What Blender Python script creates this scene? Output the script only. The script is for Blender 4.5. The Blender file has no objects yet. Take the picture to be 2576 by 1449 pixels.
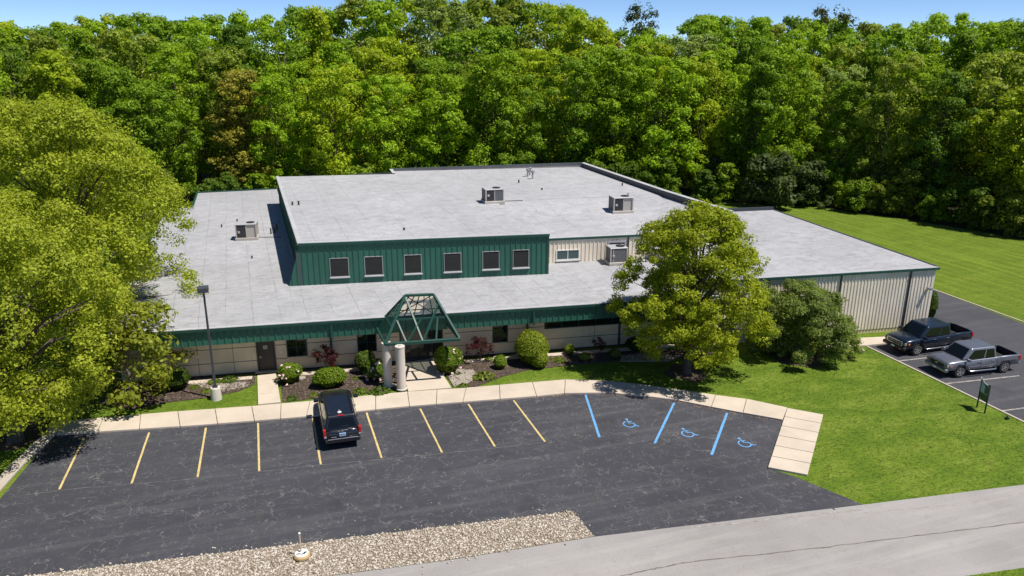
import bpy, bmesh, math, random
import numpy as np
from mathutils import Vector, Matrix
from mathutils.geometry import tessellate_polygon
S = bpy.context.scene
C = S.collection
PI = math.pi
rng = np.random.default_rng(7)
random.seed(7)

# ------------------------------------------------------------------ camera (a drone 19 m up)
F_PX, YAW, PIT, ROL, CAMH = 2878.83/3840*2576, math.radians(18.376), math.radians(17.3402), math.radians(0.213), 19.0
_F = np.array([math.sin(YAW)*math.cos(PIT), math.cos(YAW)*math.cos(PIT), -math.sin(PIT)])
_R = np.array([math.cos(YAW), -math.sin(YAW), 0.0])
_D = np.cross(_F, _R)
_c, _s = math.cos(ROL), math.sin(ROL)
CM = np.array([[_c, -_s, 0], [_s, _c, 0], [0, 0, 1]]) @ np.array([_R, _D, _F])
def G(x, y, z=0.0):
    """survey point: world position of a sight line at height z"""
    d = CM.T @ np.array([(x-1288)/F_PX, (y-724.5)/F_PX, 1.0])
    p = np.array([0, 0, CAMH]) + d*((z-CAMH)/d[2])
    return Vector((float(p[0]), float(p[1]), float(z)))
def PX(p):
    q = CM @ (np.array(p, float)-[0, 0, CAMH])
    return q[0]/q[2]*F_PX+1288, q[1]/q[2]*F_PX+724.5, q[2]
def setup_camera():
    cd = bpy.data.cameras.new('camera'); co = bpy.data.objects.new('camera', cd); C.objects.link(co)
    cd.sensor_width = 36; cd.lens = 36*2878.83/3840; cd.clip_end = 5000
    m = Matrix([[CM[0][i], -CM[1][i], -CM[2][i]] for i in range(3)]).to_4x4()
    m.translation = (0, 0, CAMH)
    co.matrix_world = m
    S.camera = co
setup_camera()

# ------------------------------------------------------------------ light
SUNV = Vector((0.38, -0.33, 1.0)).normalized()
def setup_light():
    w = bpy.data.worlds.new('World'); S.world = w; w.use_nodes = True
    nt = w.node_tree; bg = nt.nodes['Background']
    sky = nt.nodes.new('ShaderNodeTexSky'); sky.sky_type = 'NISHITA'; sky.sun_disc = False
    sky.sun_elevation = math.asin(SUNV.z); sky.sun_rotation = math.atan2(SUNV.x, SUNV.y)
    sky.altitude = 200; sky.air_density = 0.42; sky.dust_density = 0.0; sky.ozone_density = 6.0
    nt.links.new(sky.outputs[0], bg.inputs[0]); bg.inputs[1].default_value = 0.112
    l = bpy.data.lights.new('sun', 'SUN'); l.energy = 4.8; l.angle = math.radians(0.53); l.color = (1.0, 0.95, 0.87)
    o = bpy.data.objects.new('sun', l); C.objects.link(o)
    o.rotation_euler = SUNV.to_track_quat('Z', 'Y').to_euler()
    S.view_settings.view_transform = 'Standard'; S.view_settings.look = 'None'
    S.view_settings.exposure = 0.33; S.view_settings.gamma = 1.0
setup_light()
S.cycles.max_bounces = 8; S.cycles.diffuse_bounces = 3; S.cycles.transparent_max_bounces = 12

# ------------------------------------------------------------------ materials
class NT:
    def __init__(s, name):
        s.m = bpy.data.materials.new(name); s.m.use_nodes = True
        s.t = s.m.node_tree; s.n = s.t.nodes; s.b = s.n['Principled BSDF']
    def new(s, kind, **kw):
        n = s.n.new('ShaderNode'+kind)
        for k, v in kw.items():
            if k in n.inputs: n.inputs[k].default_value = v
            else: setattr(n, k, v)
        return n
    def l(s, a, b): s.t.links.new(a, b)
    def pos(s, rot=0.0, scale=(1, 1, 1)):
        g = s.new('NewGeometry'); m = s.new('Mapping')
        m.inputs['Rotation'].default_value = (0, 0, rot); m.inputs['Scale'].default_value = scale
        s.l(g.outputs['Position'], m.inputs['Vector']); return m.outputs['Vector']
    def noise(s, vec, scale, detail=4, rough=0.55, dist=0.0):
        n = s.new('TexNoise'); n.inputs['Scale'].default_value = scale; n.inputs['Detail'].default_value = detail
        n.inputs['Roughness'].default_value = rough; n.inputs['Distortion'].default_value = dist
        if vec is not None: s.l(vec, n.inputs['Vector'])
        return n.outputs['Fac']
    def ramp(s, fac, stops):
        r = s.new('ValToRGB'); e = r.color_ramp.elements
        while len(e) < len(stops): e.new(0.5)
        for k, (p, c) in enumerate(stops):
            e[k].position = p; e[k].color = (*c, 1) if len(c) == 3 else c
        s.l(fac, r.inputs['Fac']); return r.outputs['Color']
    def mix(s, fac, a, b, mode='MIX'):
        n = s.new('Mix', data_type='RGBA', blend_type=mode)
        for i, v in ((6, a), (7, b)):
            if isinstance(v, tuple): n.inputs[i].default_value = (*v, 1)
            else: s.l(v, n.inputs[i])
        if isinstance(fac, (int, float)): n.inputs[0].default_value = fac
        else: s.l(fac, n.inputs[0])
        return n.outputs[2]
    def math(s, op, a, b=None, c=None):
        n = s.new('Math', operation=op)
        for i, v in enumerate((a, b, c)):
            if v is None: continue
            if isinstance(v, (int, float)): n.inputs[i].default_value = v
            else: s.l(v, n.inputs[i])
        return n.outputs[0]
    def col(s, c):
        if isinstance(c, tuple): s.b.inputs['Base Color'].default_value = (*c, 1)
        else: s.l(c, s.b.inputs['Base Color'])
    def bump(s, h, strength=0.3, dist=0.02):
        n = s.new('Bump'); n.inputs['Strength'].default_value = strength; n.inputs['Distance'].default_value = dist
        s.l(h, n.inputs['Height']); s.l(n.outputs[0], s.b.inputs['Normal'])
    def fin(s, rough=0.8, metal=0.0, spec=0.3):
        s.b.inputs['Roughness'].default_value = rough; s.b.inputs['Metallic'].default_value = metal
        s.b.inputs['Specular IOR Level'].default_value = spec
        return s.m
def plain(name, c, rough=0.6, metal=0.0, var=0.12, scale=3.0, spec=0.4, coat=0.0):
    k = NT(name); f = k.noise(k.pos(), scale, 5)
    lo = tuple(v*(1-var) for v in c); hi = tuple(min(1, v*(1+var)) for v in c)
    k.col(k.ramp(f, [(0.3, lo), (0.7, hi)]))
    if coat: k.b.inputs['Coat Weight'].default_value = coat; k.b.inputs['Coat Roughness'].default_value = 0.05
    return k.fin(rough, metal, spec)

def m_asphalt(name, base, warm, crack=1.0, dark=True, ccol=None):
    k = NT(name); p = k.pos()
    big = k.noise(p, 0.14, 5, 0.6); fine = k.noise(p, 14, 3, 0.7); mid = k.noise(p, 0.9, 4, 0.6, 0.4)
    c = k.ramp(big, [(0.3, tuple(v*0.86 for v in base)), (0.7, tuple(v*1.2 for v in base))])
    c = k.mix(k.ramp(mid, [(0.5, (0, 0, 0)), (0.78, (0.5, 0.5, 0.5))]), c, warm)
    c = k.mix(k.math('MULTIPLY', fine, 0.55), c, tuple(v*0.5 for v in base))
    # streaks left by the roller along the rows
    st = k.noise(k.pos(rot=0.115, scale=(0.12, 1.6, 1)), 1.0, 4, 0.6)
    c = k.mix(k.ramp(st, [(0.50, (0, 0, 0)), (0.72, (0.6, 0.6, 0.6))]), c, warm)
    # cracks
    dn = k.new('TexNoise'); dn.inputs['Scale'].default_value = 1.3; dn.inputs['Detail'].default_value = 5; k.l(p, dn.inputs['Vector'])
    off = k.new('VectorMath', operation='SCALE'); k.l(dn.outputs['Color'], off.inputs[0]); off.inputs['Scale'].default_value = 1.5
    add = k.new('VectorMath', operation='ADD'); k.l(p, add.inputs[0]); k.l(off.outputs[0], add.inputs[1])
    masks = []
    for sc, wd, lo in ((0.33, 0.006, 0.50), (0.95, 0.014, 0.52), (2.1, 0.024, 0.54)):
        v = k.new('TexVoronoi', feature='DISTANCE_TO_EDGE'); v.inputs['Scale'].default_value = sc; k.l(add.outputs[0], v.inputs['Vector'])
        e = k.math('LESS_THAN', v.outputs['Distance'], wd)
        g = k.ramp(k.noise(k.pos(rot=sc*3), 0.5+sc*0.6, 5, 0.7), [(lo-0.05, (0, 0, 0)), (lo+0.06, (1, 1, 1))])
        masks.append(k.math('MULTIPLY', e, g))
    if dark:
        v = k.new('TexVoronoi'); v.inputs['Scale'].default_value = 0.36; k.l(add.outputs[0], v.inputs['Vector'])
        c = k.mix(k.ramp(v.outputs['Distance'], [(0.06, (0.55, 0.55, 0.55)), (0.30, (0, 0, 0))]), c, tuple(q*0.55 for q in base))
    mk = k.math('MAXIMUM', k.math('MAXIMUM', masks[0], masks[1]), masks[2])
    cc = k.ramp(k.noise(p, 3.1, 3), [(0.35, tuple(v*2.0 for v in base)), (0.62, (0.25*crack+0.02, 0.22*crack+0.02, 0.20*crack+0.02))])
    c = k.mix(k.math('MULTIPLY', mk, 0.52*crack), c, ccol or cc)
    # grit and leaf flecks
    v = k.new('TexVoronoi'); v.inputs['Scale'].default_value = 1.6; k.l(p, v.inputs['Vector'])
    sp = k.math('MULTIPLY', k.math('LESS_THAN', v.outputs['Distance'], 0.055), k.math('GREATER_THAN', k.noise(p, 0.8, 3), 0.5))
    c = k.mix(k.math('MULTIPLY', sp, 0.7*crack), c, (0.34, 0.29, 0.25))
    k.col(c); k.bump(fine, 0.35, 0.01)
    return k.fin(0.85, 0, 0.25)

def m_grass(name, a, b, c3, stripes=False):
    k = NT(name); p = k.pos()
    n1 = k.noise(k.pos(rot=0.5, scale=(1, 2.2, 1)), 0.35, 6, 0.65, 0.6); n2 = k.noise(k.pos(rot=-0.4, scale=(1, 2.6, 1)), 3.2, 5, 0.7, 0.8); n3 = k.noise(p, 22, 2, 0.7)
    c = k.ramp(n1, [(0.36, a), (0.5, b), (0.64, c3)])
    c = k.mix(k.ramp(n2, [(0.36, (0.75, 0.75, 0.75)), (0.56, (0, 0, 0))]), c, tuple(v*0.5 for v in a))
    c = k.mix(k.ramp(n3, [(0.5, (0, 0, 0)), (0.8, (0.5, 0.5, 0.5))]), c, tuple(v*1.5 for v in c3))
    if stripes:
        w = k.new('TexWave', wave_type='BANDS', bands_direction='X'); w.inputs['Scale'].default_value = 0.23
        w.inputs['Distortion'].default_value = 3.0; w.inputs['Detail'].default_value = 3; w.inputs['Detail Scale'].default_value = 0.7
        k.l(k.pos(rot=-0.17), w.inputs['Vector'])
        c = k.mix(k.math('MULTIPLY', w.outputs['Fac'], 0.22), c, tuple(v*0.6 for v in a))
        w2 = k.noise(k.pos(rot=-0.17, scale=(1.4, 0.05, 1)), 1.0, 3, 0.6)
        c = k.mix(k.ramp(w2, [(0.5, (0, 0, 0)), (0.68, (0.35, 0.35, 0.35))]), c, tuple(v*1.35 for v in c3))
    k.col(c); k.bump(n2, 0.6, 0.05)
    return k.fin(0.9, 0, 0.15)

def m_roof(name, base, rot, bw, bh):
    k = NT(name); p = k.pos()
    big = k.noise(p, 0.16, 5, 0.6); mid = k.noise(p, 1.1, 5, 0.65, 0.5)
    c = k.ramp(big, [(0.3, tuple(v*0.87 for v in base)), (0.68, tuple(v*1.06 for v in base))])
    c = k.mix(k.ramp(mid, [(0.35, (0.45, 0.45, 0.45)), (0.6, (0, 0, 0))]), c, tuple(v*0.66 for v in base))
    dn = k.new('TexNoise'); dn.inputs['Scale'].default_value = 0.7; dn.inputs['Detail'].default_value = 4; k.l(p, dn.inputs['Vector'])
    off = k.new('VectorMath', operation='SCALE'); k.l(dn.outputs['Color'], off.inputs[0]); off.inputs['Scale'].default_value = 0.22
    add = k.new('VectorMath', operation='ADD'); k.l(k.pos(rot=rot), add.inputs[0]); k.l(off.outputs[0], add.inputs[1])
    br = k.new('TexBrick'); br.inputs['Scale'].default_value = 1.0; br.inputs['Brick Width'].default_value = bw; br.inputs['Row Height'].default_value = bh
    br.inputs['Mortar Size'].default_value = 0.014; br.inputs['Mortar Smooth'].default_value = 0.3; br.offset = 0.37
    br.inputs['Color1'].default_value = (0, 0, 0, 1); br.inputs['Color2'].default_value = (0.0, 0.0, 0.0, 1); br.inputs['Mortar'].default_value = (1, 1, 1, 1)
    k.l(add.outputs[0], br.inputs['Vector'])
    fade = k.ramp(k.noise(p, 0.5, 4), [(0.36, (0.12, 0.12, 0.12)), (0.6, (0.95, 0.95, 0.95))])
    c = k.mix(k.math('MULTIPLY', br.outputs['Color'], fade), c, tuple(v*0.30 for v in base))
    sg = k.noise(p, 5.0, 4, 0.75)
    c = k.mix(k.ramp(sg, [(0.48, (0, 0, 0)), (0.75, (0.55, 0.55, 0.55))]), c, tuple(v*0.55 for v in base))
    # wrinkles of the membrane
    wr = k.noise(k.pos(rot=rot+0.3, scale=(0.5, 2.2, 1)), 1.1, 5, 0.7, 1.4)
    c = k.mix(k.ramp(wr, [(0.54, (0, 0, 0)), (0.60, (0.55, 0.55, 0.55)), (0.64, (0, 0, 0))]), c, tuple(v*0.45 for v in base))
    v = k.new('TexVoronoi'); v.inputs['Scale'].default_value = 0.7; k.l(p, v.inputs['Vector'])
    sp = k.math('MULTIPLY', k.math('LESS_THAN', v.outputs['Distance'], 0.05), k.math('GREATER_THAN', k.noise(p, 0.6, 3), 0.5))
    c = k.mix(k.math('MULTIPLY', sp, 0.65), c, (0.12, 0.12, 0.12))
    k.col(c)
    h = k.math('ADD', k.math('MULTIPLY', wr, 0.8), k.math('MULTIPLY', br.outputs['Color'], -0.3))
    k.bump(h, 0.45, 0.035)
    return k.fin(0.7, 0, 0.25)

def m_leaf(name, trans=0.45, lo=0.6, hi=1.45):
    k = NT(name)
    oi = k.new('ObjectInfo'); g = k.new('NewGeometry')
    r = g.outputs['Random Per Island']
    val = k.ramp(r, [(0.0, (lo, lo, lo)), (1.0, (hi, hi, hi))])
    c = k.mix(1.0, oi.outputs['Color'], val, 'MULTIPLY')
    big = k.noise(k.pos(), 0.22, 3)
    c = k.mix(k.ramp(big, [(0.4, (0, 0, 0)), (0.72, (0.6, 0.6, 0.6))]), c, k.mix(1.0, c, (1.14, 1.06, 0.8), 'MULTIPLY'))
    k.col(c); k.b.inputs['Roughness'].default_value = 0.5; k.b.inputs['Specular IOR Level'].default_value = 0.14
    tr = k.new('BsdfTranslucent'); k.l(k.mix(1.0, c, (1.2, 1.25, 0.5), 'MULTIPLY'), tr.inputs['Color'])
    mx = k.new('MixShader'); mx.inputs[0].default_value = trans
    k.l(k.b.outputs[0], mx.inputs[1]); k.l(tr.outputs[0], mx.inputs[2])
    k.l(mx.outputs[0], k.n['Material Output'].inputs['Surface'])
    return k.m

def m_concrete(name, base, stain=0.5, scale=1.0):
    k = NT(name); p = k.pos()
    a = k.noise(p, 0.5*scale, 6, 0.65); b = k.noise(p, 9*scale, 4, 0.7)
    c = k.ramp(a, [(0.3, tuple(v*0.86 for v in base)), (0.7, tuple(min(.95, v*1.07) for v in base))])
    c = k.mix(k.ramp(b, [(0.5, (0, 0, 0)), (0.85, (stain, stain, stain))]), c, tuple(v*0.62 for v in base))
    k.col(c); k.bump(b, 0.2, 0.01); return k.fin(0.85, 0, 0.25)

def m_wallpanel(name, base):
    k = NT(name); p = k.pos()
    a = k.noise(k.pos(scale=(0.6, 0.6, 1.4)), 0.7, 6, 0.65); b = k.noise(p, 12, 4, 0.7); d = k.noise(k.pos(scale=(2.5, 2.5, 0.25)), 1.5, 4)
    c = k.ramp(a, [(0.3, tuple(v*0.82 for v in base)), (0.7, tuple(v*1.08 for v in base))])
    c = k.mix(k.ramp(d, [(0.55, (0, 0, 0)), (0.8, (0.35, 0.35, 0.35))]), c, tuple(v*0.6 for v in base))
    c = k.mix(k.math('MULTIPLY', b, 0.25), c, tuple(v*0.6 for v in base))
    k.col(c); k.bump(b, 0.15, 0.01); return k.fin(0.85, 0, 0.2)

def m_metal(name, base, rough=0.42, streak=0.25):
    k = NT(name); d = k.noise(k.pos(scale=(3, 3, 0.3)), 1.2, 5, 0.65); a = k.noise(k.pos(), 0.6, 4)
    c = k.ramp(a, [(0.3, tuple(v*0.88 for v in base)), (0.7, tuple(min(.95, v*1.08) for v in base))])
    c = k.mix(k.ramp(d, [(0.5, (0, 0, 0)), (0.8, (streak, streak, streak))]), c, tuple(v*0.55 for v in base))
    k.col(c); return k.fin(rough, 0.0, 0.45)

def m_glass(name, base=(0.009, 0.011, 0.010), rough=0.04):
    k = NT(name); k.col(base); f = k.noise(k.pos(), 0.8, 3)
    k.bump(f, 0.04, 0.01)
    return k.fin(rough, 0.0, 0.5)

M = dict(
    asphalt=m_asphalt('asphalt_lot', (0.058, 0.059, 0.069), (0.100, 0.098, 0.103), 0.95),
    drive=m_asphalt('asphalt_drive', (0.070, 0.071, 0.081), (0.10, 0.097, 0.103), 0.45),
    road=m_asphalt('road', (0.335, 0.317, 0.306), (0.385, 0.364, 0.352), 0.35, False, (0.16, 0.145, 0.135)),
    grass=m_grass('grass', (0.078, 0.138, 0.011), (0.110, 0.174, 0.014), (0.164, 0.216, 0.028)),
    lawn=m_grass('lawn_striped', (0.098, 0.152, 0.013), (0.122, 0.178, 0.015), (0.152, 0.204, 0.022), True),
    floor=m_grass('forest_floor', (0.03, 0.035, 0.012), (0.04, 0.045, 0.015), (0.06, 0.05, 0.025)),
    walk=m_concrete('concrete_walk', (0.55, 0.47, 0.38), 0.35),
    kerb=m_concrete('concrete_kerb', (0.46, 0.40, 0.33), 0.5),
    white_conc=m_concrete('concrete_white', (0.62, 0.56, 0.49), 0.35),
    mulch=m_concrete('mulch', (0.085, 0.062, 0.048), 0.9, 2.5),
    rockbed=m_concrete('rock_bed', (0.34, 0.30, 0.25), 0.9, 1.6),
    gravelbase=m_concrete('gravel_base', (0.26, 0.21, 0.16), 0.9, 2),
    roof=m_roof('roof_membrane', (0.405, 0.404, 0.420), PI/2-0.02, 3.2, 1.55),
    roof2=m_roof('roof_membrane_upper', (0.425, 0.424, 0.438), PI/2-0.02, 5.0, 2.2),
    edge=m_metal('roof_edge_white', (0.46, 0.46, 0.47), 0.5, 0.15),
    green=m_metal('green_metal', (0.025, 0.118, 0.082), 0.45, 0.25),
    dgreen=m_metal('green_trim', (0.015, 0.066, 0.050), 0.45, 0.2),
    slate=m_metal('grey_flashing', (0.055, 0.085, 0.085), 0.5, 0.2),
    beige=m_metal('beige_metal', (0.80, 0.71, 0.585), 0.5, 0.2),
    parapet=m_metal('parapet_metal', (0.045, 0.052, 0.065), 0.5, 0.3),
    parapet_in=m_concrete('parapet_membrane', (0.30, 0.28, 0.27), 0.8),
    panel=m_wallpanel('wall_panel', (0.80, 0.64, 0.44)),
    joint=plain('joint_dark', (0.06, 0.055, 0.05), 0.9),
    glass=m_glass('window_glass'),
    glass_dark=m_glass('door_glass', (0.03, 0.025, 0.02), 0.12),
    frame_w=m_metal('window_frame', (0.42, 0.42, 0.43), 0.4, 0.1),
    frame_d=plain('frame_dark', (0.018, 0.04, 0.045), 0.4),
    door=plain('door_brown', (0.035, 0.026, 0.022), 0.45),
    white=plain('white_paint', (0.75, 0.74, 0.72), 0.5),
    unit=m_metal('unit_sheet', (0.44, 0.41, 0.375), 0.5, 0.3),
    coil=plain('unit_coil', (0.12, 0.12, 0.13), 0.6, 0.3, 0.3, 40),
    coil_d=plain('unit_coil_dark', (0.035, 0.035, 0.04), 0.6, 0.3, 0.3, 40),
    dark=plain('dark_rubber', (0.02, 0.02, 0.021), 0.7),
    steel=plain('galvanised', (0.35, 0.36, 0.37), 0.45, 0.6),
    bronze=plain('bronze_pole', (0.055, 0.06, 0.07), 0.5),
    bark=plain('bark', (0.10, 0.078, 0.06), 0.9, 0, 0.35, 6),
    bark_l=plain('bark_light', (0.20, 0.175, 0.15), 0.9, 0, 0.35, 6),
    leaf=m_leaf('leaf'), leaf2=m_leaf('leaf_clipped', 0.2, 0.6, 1.35),
    yellow=plain('yellow_marking', (0.56, 0.43, 0.18), 0.8, 0, 0.22, 5),
    blue=plain('blue_marking', (0.12, 0.33, 0.62), 0.8, 0, 0.15, 5),
    roadcrack=plain('road_crack', (0.15, 0.135, 0.125), 0.9, 0, 0.4, 4),
    worn=plain('worn_crack', (0.14, 0.13, 0.125), 0.9, 0, 0.4, 4),
    faded=plain('faded_marking', (0.30, 0.27, 0.25), 0.9, 0, 0.4, 4),
    petal=plain('petal', (0.75, 0.55, 0.50), 0.7, 0, 0.25, 8),
    litter=plain('leaf_litter', (0.33, 0.19, 0.09), 0.9, 0, 0.5, 8),
)

# ------------------------------------------------------------------ mesh builder
class MB:
    def __init__(s): s.v = []; s.f = []; s.mi = []; s.mats = []
    def slot(s, m):
        if m is None: return 0
        if m not in s.mats: s.mats.append(m)
        return s.mats.index(m)
    def add(s, vs, fs, m=None):
        b = len(s.v); k = s.slot(m); s.v += [tuple(v) for v in vs]
        for f in fs: s.f.append(tuple(b+i for i in f)); s.mi.append(k)
    def hexa(s, p, m=None):
        s.add(p, [(0, 3, 2, 1), (4, 5, 6, 7), (0, 1, 5, 4), (1, 2, 6, 5), (2, 3, 7, 6), (3, 0, 4, 7)], m)
    def box(s, x0, x1, y0, y1, z0, z1, m=None):
        s.hexa([(x0, y0, z0), (x1, y0, z0), (x1, y1, z0), (x0, y1, z0), (x0, y0, z1), (x1, y0, z1), (x1, y1, z1), (x0, y1, z1)], m)
    def prism(s, poly, z0, z1, m=None):
        """vertical prism over a plan polygon"""
        n = len(poly); b = [(p[0], p[1], z0) for p in poly]; t = [(p[0], p[1], z1) for p in poly]
        tr = tessellate_polygon([[Vector((p[0], p[1], 0)) for p in poly]])
        fs = [tuple(i+n for i in x) for x in tr]+[tuple(reversed(x)) for x in tr]
        fs += [(i, (i+1) % n, (i+1) % n+n, i+n) for i in range(n)]
        s.add(b+t, fs, m)
    def sheet(s, poly, m=None):
        tr = tessellate_polygon([[Vector((p[0], p[1], 0)) for p in poly]])
        s.add(poly, [tuple(x) for x in tr], m)
    def tube(s, pts, rad, n=8, m=None, caps=True):
        pts = [Vector(p) for p in pts]; rad = rad if isinstance(rad, (list, tuple)) else [rad]*len(pts)
        vs = []; fs = []; up = Vector((0.31, 0.2, 0.93)).normalized()
        for i, p in enumerate(pts):
            d = (pts[min(i+1, len(pts)-1)]-pts[max(i-1, 0)]).normalized()
            a = d.cross(up)
            if a.length < 1e-3: a = d.cross(Vector((1, 0, 0)))
            a.normalize(); b = d.cross(a)
            for k in range(n):
                t = 2*PI*k/n; vs.append(p+(a*math.cos(t)+b*math.sin(t))*rad[i])
        for i in range(len(pts)-1):
            for k in range(n):
                fs.append((i*n+k, i*n+(k+1) % n, (i+1)*n+(k+1) % n, (i+1)*n+k))
        if caps: fs.append(tuple(range(n-1, -1, -1))); fs.append(tuple((len(pts)-1)*n+k for k in range(n)))
        s.add(vs, fs, m)
    def lathe(s, prof, c=(0, 0, 0), n=20, m=None):
        vs = []; fs = []
        for r, z in prof:
            for k in range(n):
                t = 2*PI*k/n; vs.append((c[0]+r*math.cos(t), c[1]+r*math.sin(t), c[2]+z))
        for i in range(len(prof)-1):
            for k in range(n): fs.append((i*n+k, i*n+(k+1) % n, (i+1)*n+(k+1) % n, (i+1)*n+k))
        fs.append(tuple(range(n-1, -1, -1))); fs.append(tuple((len(prof)-1)*n+k for k in range(n)))
        s.add(vs, fs, m)
    def bar(s, a, b, w, h=None, m=None):
        """square bar between two points"""
        a = Vector(a); b = Vector(b); h = h or w; d = (b-a).normalized(); up = Vector((0, 0, 1))
        x = d.cross(up)
        if x.length < 1e-3: x = Vector((1, 0, 0))
        x.normalize(); y = x.cross(d)
        q = [(-1, -1), (1, -1), (1, 1), (-1, 1)]
        s.hexa([a+x*(i*w/2)+y*(j*h/2) for i, j in q]+[b+x*(i*w/2)+y*(j*h/2) for i, j in q], m)
    def loft(s, rings, m=None):
        n = len(rings[0]); vs = [p for r in rings for p in r]; fs = []
        for i in range(len(rings)-1):
            for k in range(n): fs.append((i*n+k, i*n+(k+1) % n, (i+1)*n+(k+1) % n, (i+1)*n+k))
        fs.append(tuple(range(n-1, -1, -1))); fs.append(tuple((len(rings)-1)*n+k for k in range(n)))
        s.add(vs, fs, m)
    def build(s, name, mat=None, parent=None, smooth=False, bevel=0, seg=2, loc=None, normals=True):
        me = bpy.data.meshes.new(name); me.from_pydata([tuple(v) for v in s.v], [], s.f)
        if normals:
            bm = bmesh.new(); bm.from_mesh(me); bmesh.ops.recalc_face_normals(bm, faces=bm.faces); bm.to_mesh(me); bm.free()
        mats = s.mats if s.mats else []
        if mat is not None and not mats: mats = [mat]
        elif mat is not None and None in [None] and mat not in mats and not s.mats: mats = [mat]
        for m in mats: me.materials.append(m)
        if s.mats: me.polygons.foreach_set('material_index', s.mi)
        if smooth: me.polygons.foreach_set('use_smooth', [True]*len(me.polygons))
        o = bpy.data.objects.new(name, me); C.objects.link(o)
        if parent is not None: o.parent = parent
        if loc is not None: o.location = loc
        if bevel:
            b = o.modifiers.new('bevel', 'BEVEL'); b.width = bevel; b.segments = seg; b.limit_method = 'ANGLE'; b.harden_normals = smooth
        return o
def tag(o, label=None, cat=None, group=None, kind=None):
    if label: o['label'] = label
    if cat: o['category'] = cat
    if group: o['group'] = group
    if kind: o['kind'] = kind
    return o
def empty(name, loc=(0, 0, 0), rz=0.0):
    o = bpy.data.objects.new(name, None); C.objects.link(o); o.location = loc; o.rotation_euler = (0, 0, rz); o.empty_display_size = 0.5
    return o
def struct(o): o['kind'] = 'structure'; return o
def one(m, *a, **k):
    b = MB(); getattr(b, m)(*a, **k); return b
def bake(o):
    dg = bpy.context.evaluated_depsgraph_get(); me = bpy.data.meshes.new_from_object(o.evaluated_get(dg))
    o.modifiers.clear(); o.data = me
def inpoly(P, poly):
    x, y = P[:, 0], P[:, 1]; r = np.zeros(len(P), bool); n = len(poly); j = n-1
    for i in range(n):
        xi, yi, xj, yj = poly[i][0], poly[i][1], poly[j][0], poly[j][1]
        c = ((yi > y) != (yj > y)) & (x < (xj-xi)*(y-yi)/(yj-yi+1e-12)+xi); r ^= c; j = i
    return r
def gp(pts, z=0.0): return [G(x, y, z) for x, y in pts]
def npmesh(name, V, Fq, mat, parent=None):
    me = bpy.data.meshes.new(name); nv = len(V); nf, k = Fq.shape
    me.vertices.add(nv); me.vertices.foreach_set('co', V.astype(np.float32).ravel())
    me.loops.add(nf*k); me.loops.foreach_set('vertex_index', Fq.astype(np.int32).ravel())
    me.polygons.add(nf); me.polygons.foreach_set('loop_start', np.arange(0, nf*k, k, dtype=np.int32))
    me.update(calc_edges=True); me.materials.append(mat)
    return me
def link(name, me, parent=None, loc=None):
    o = bpy.data.objects.new(name, me); C.objects.link(o)
    if parent is not None: o.parent = parent
    if loc is not None: o.location = loc
    return o
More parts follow.
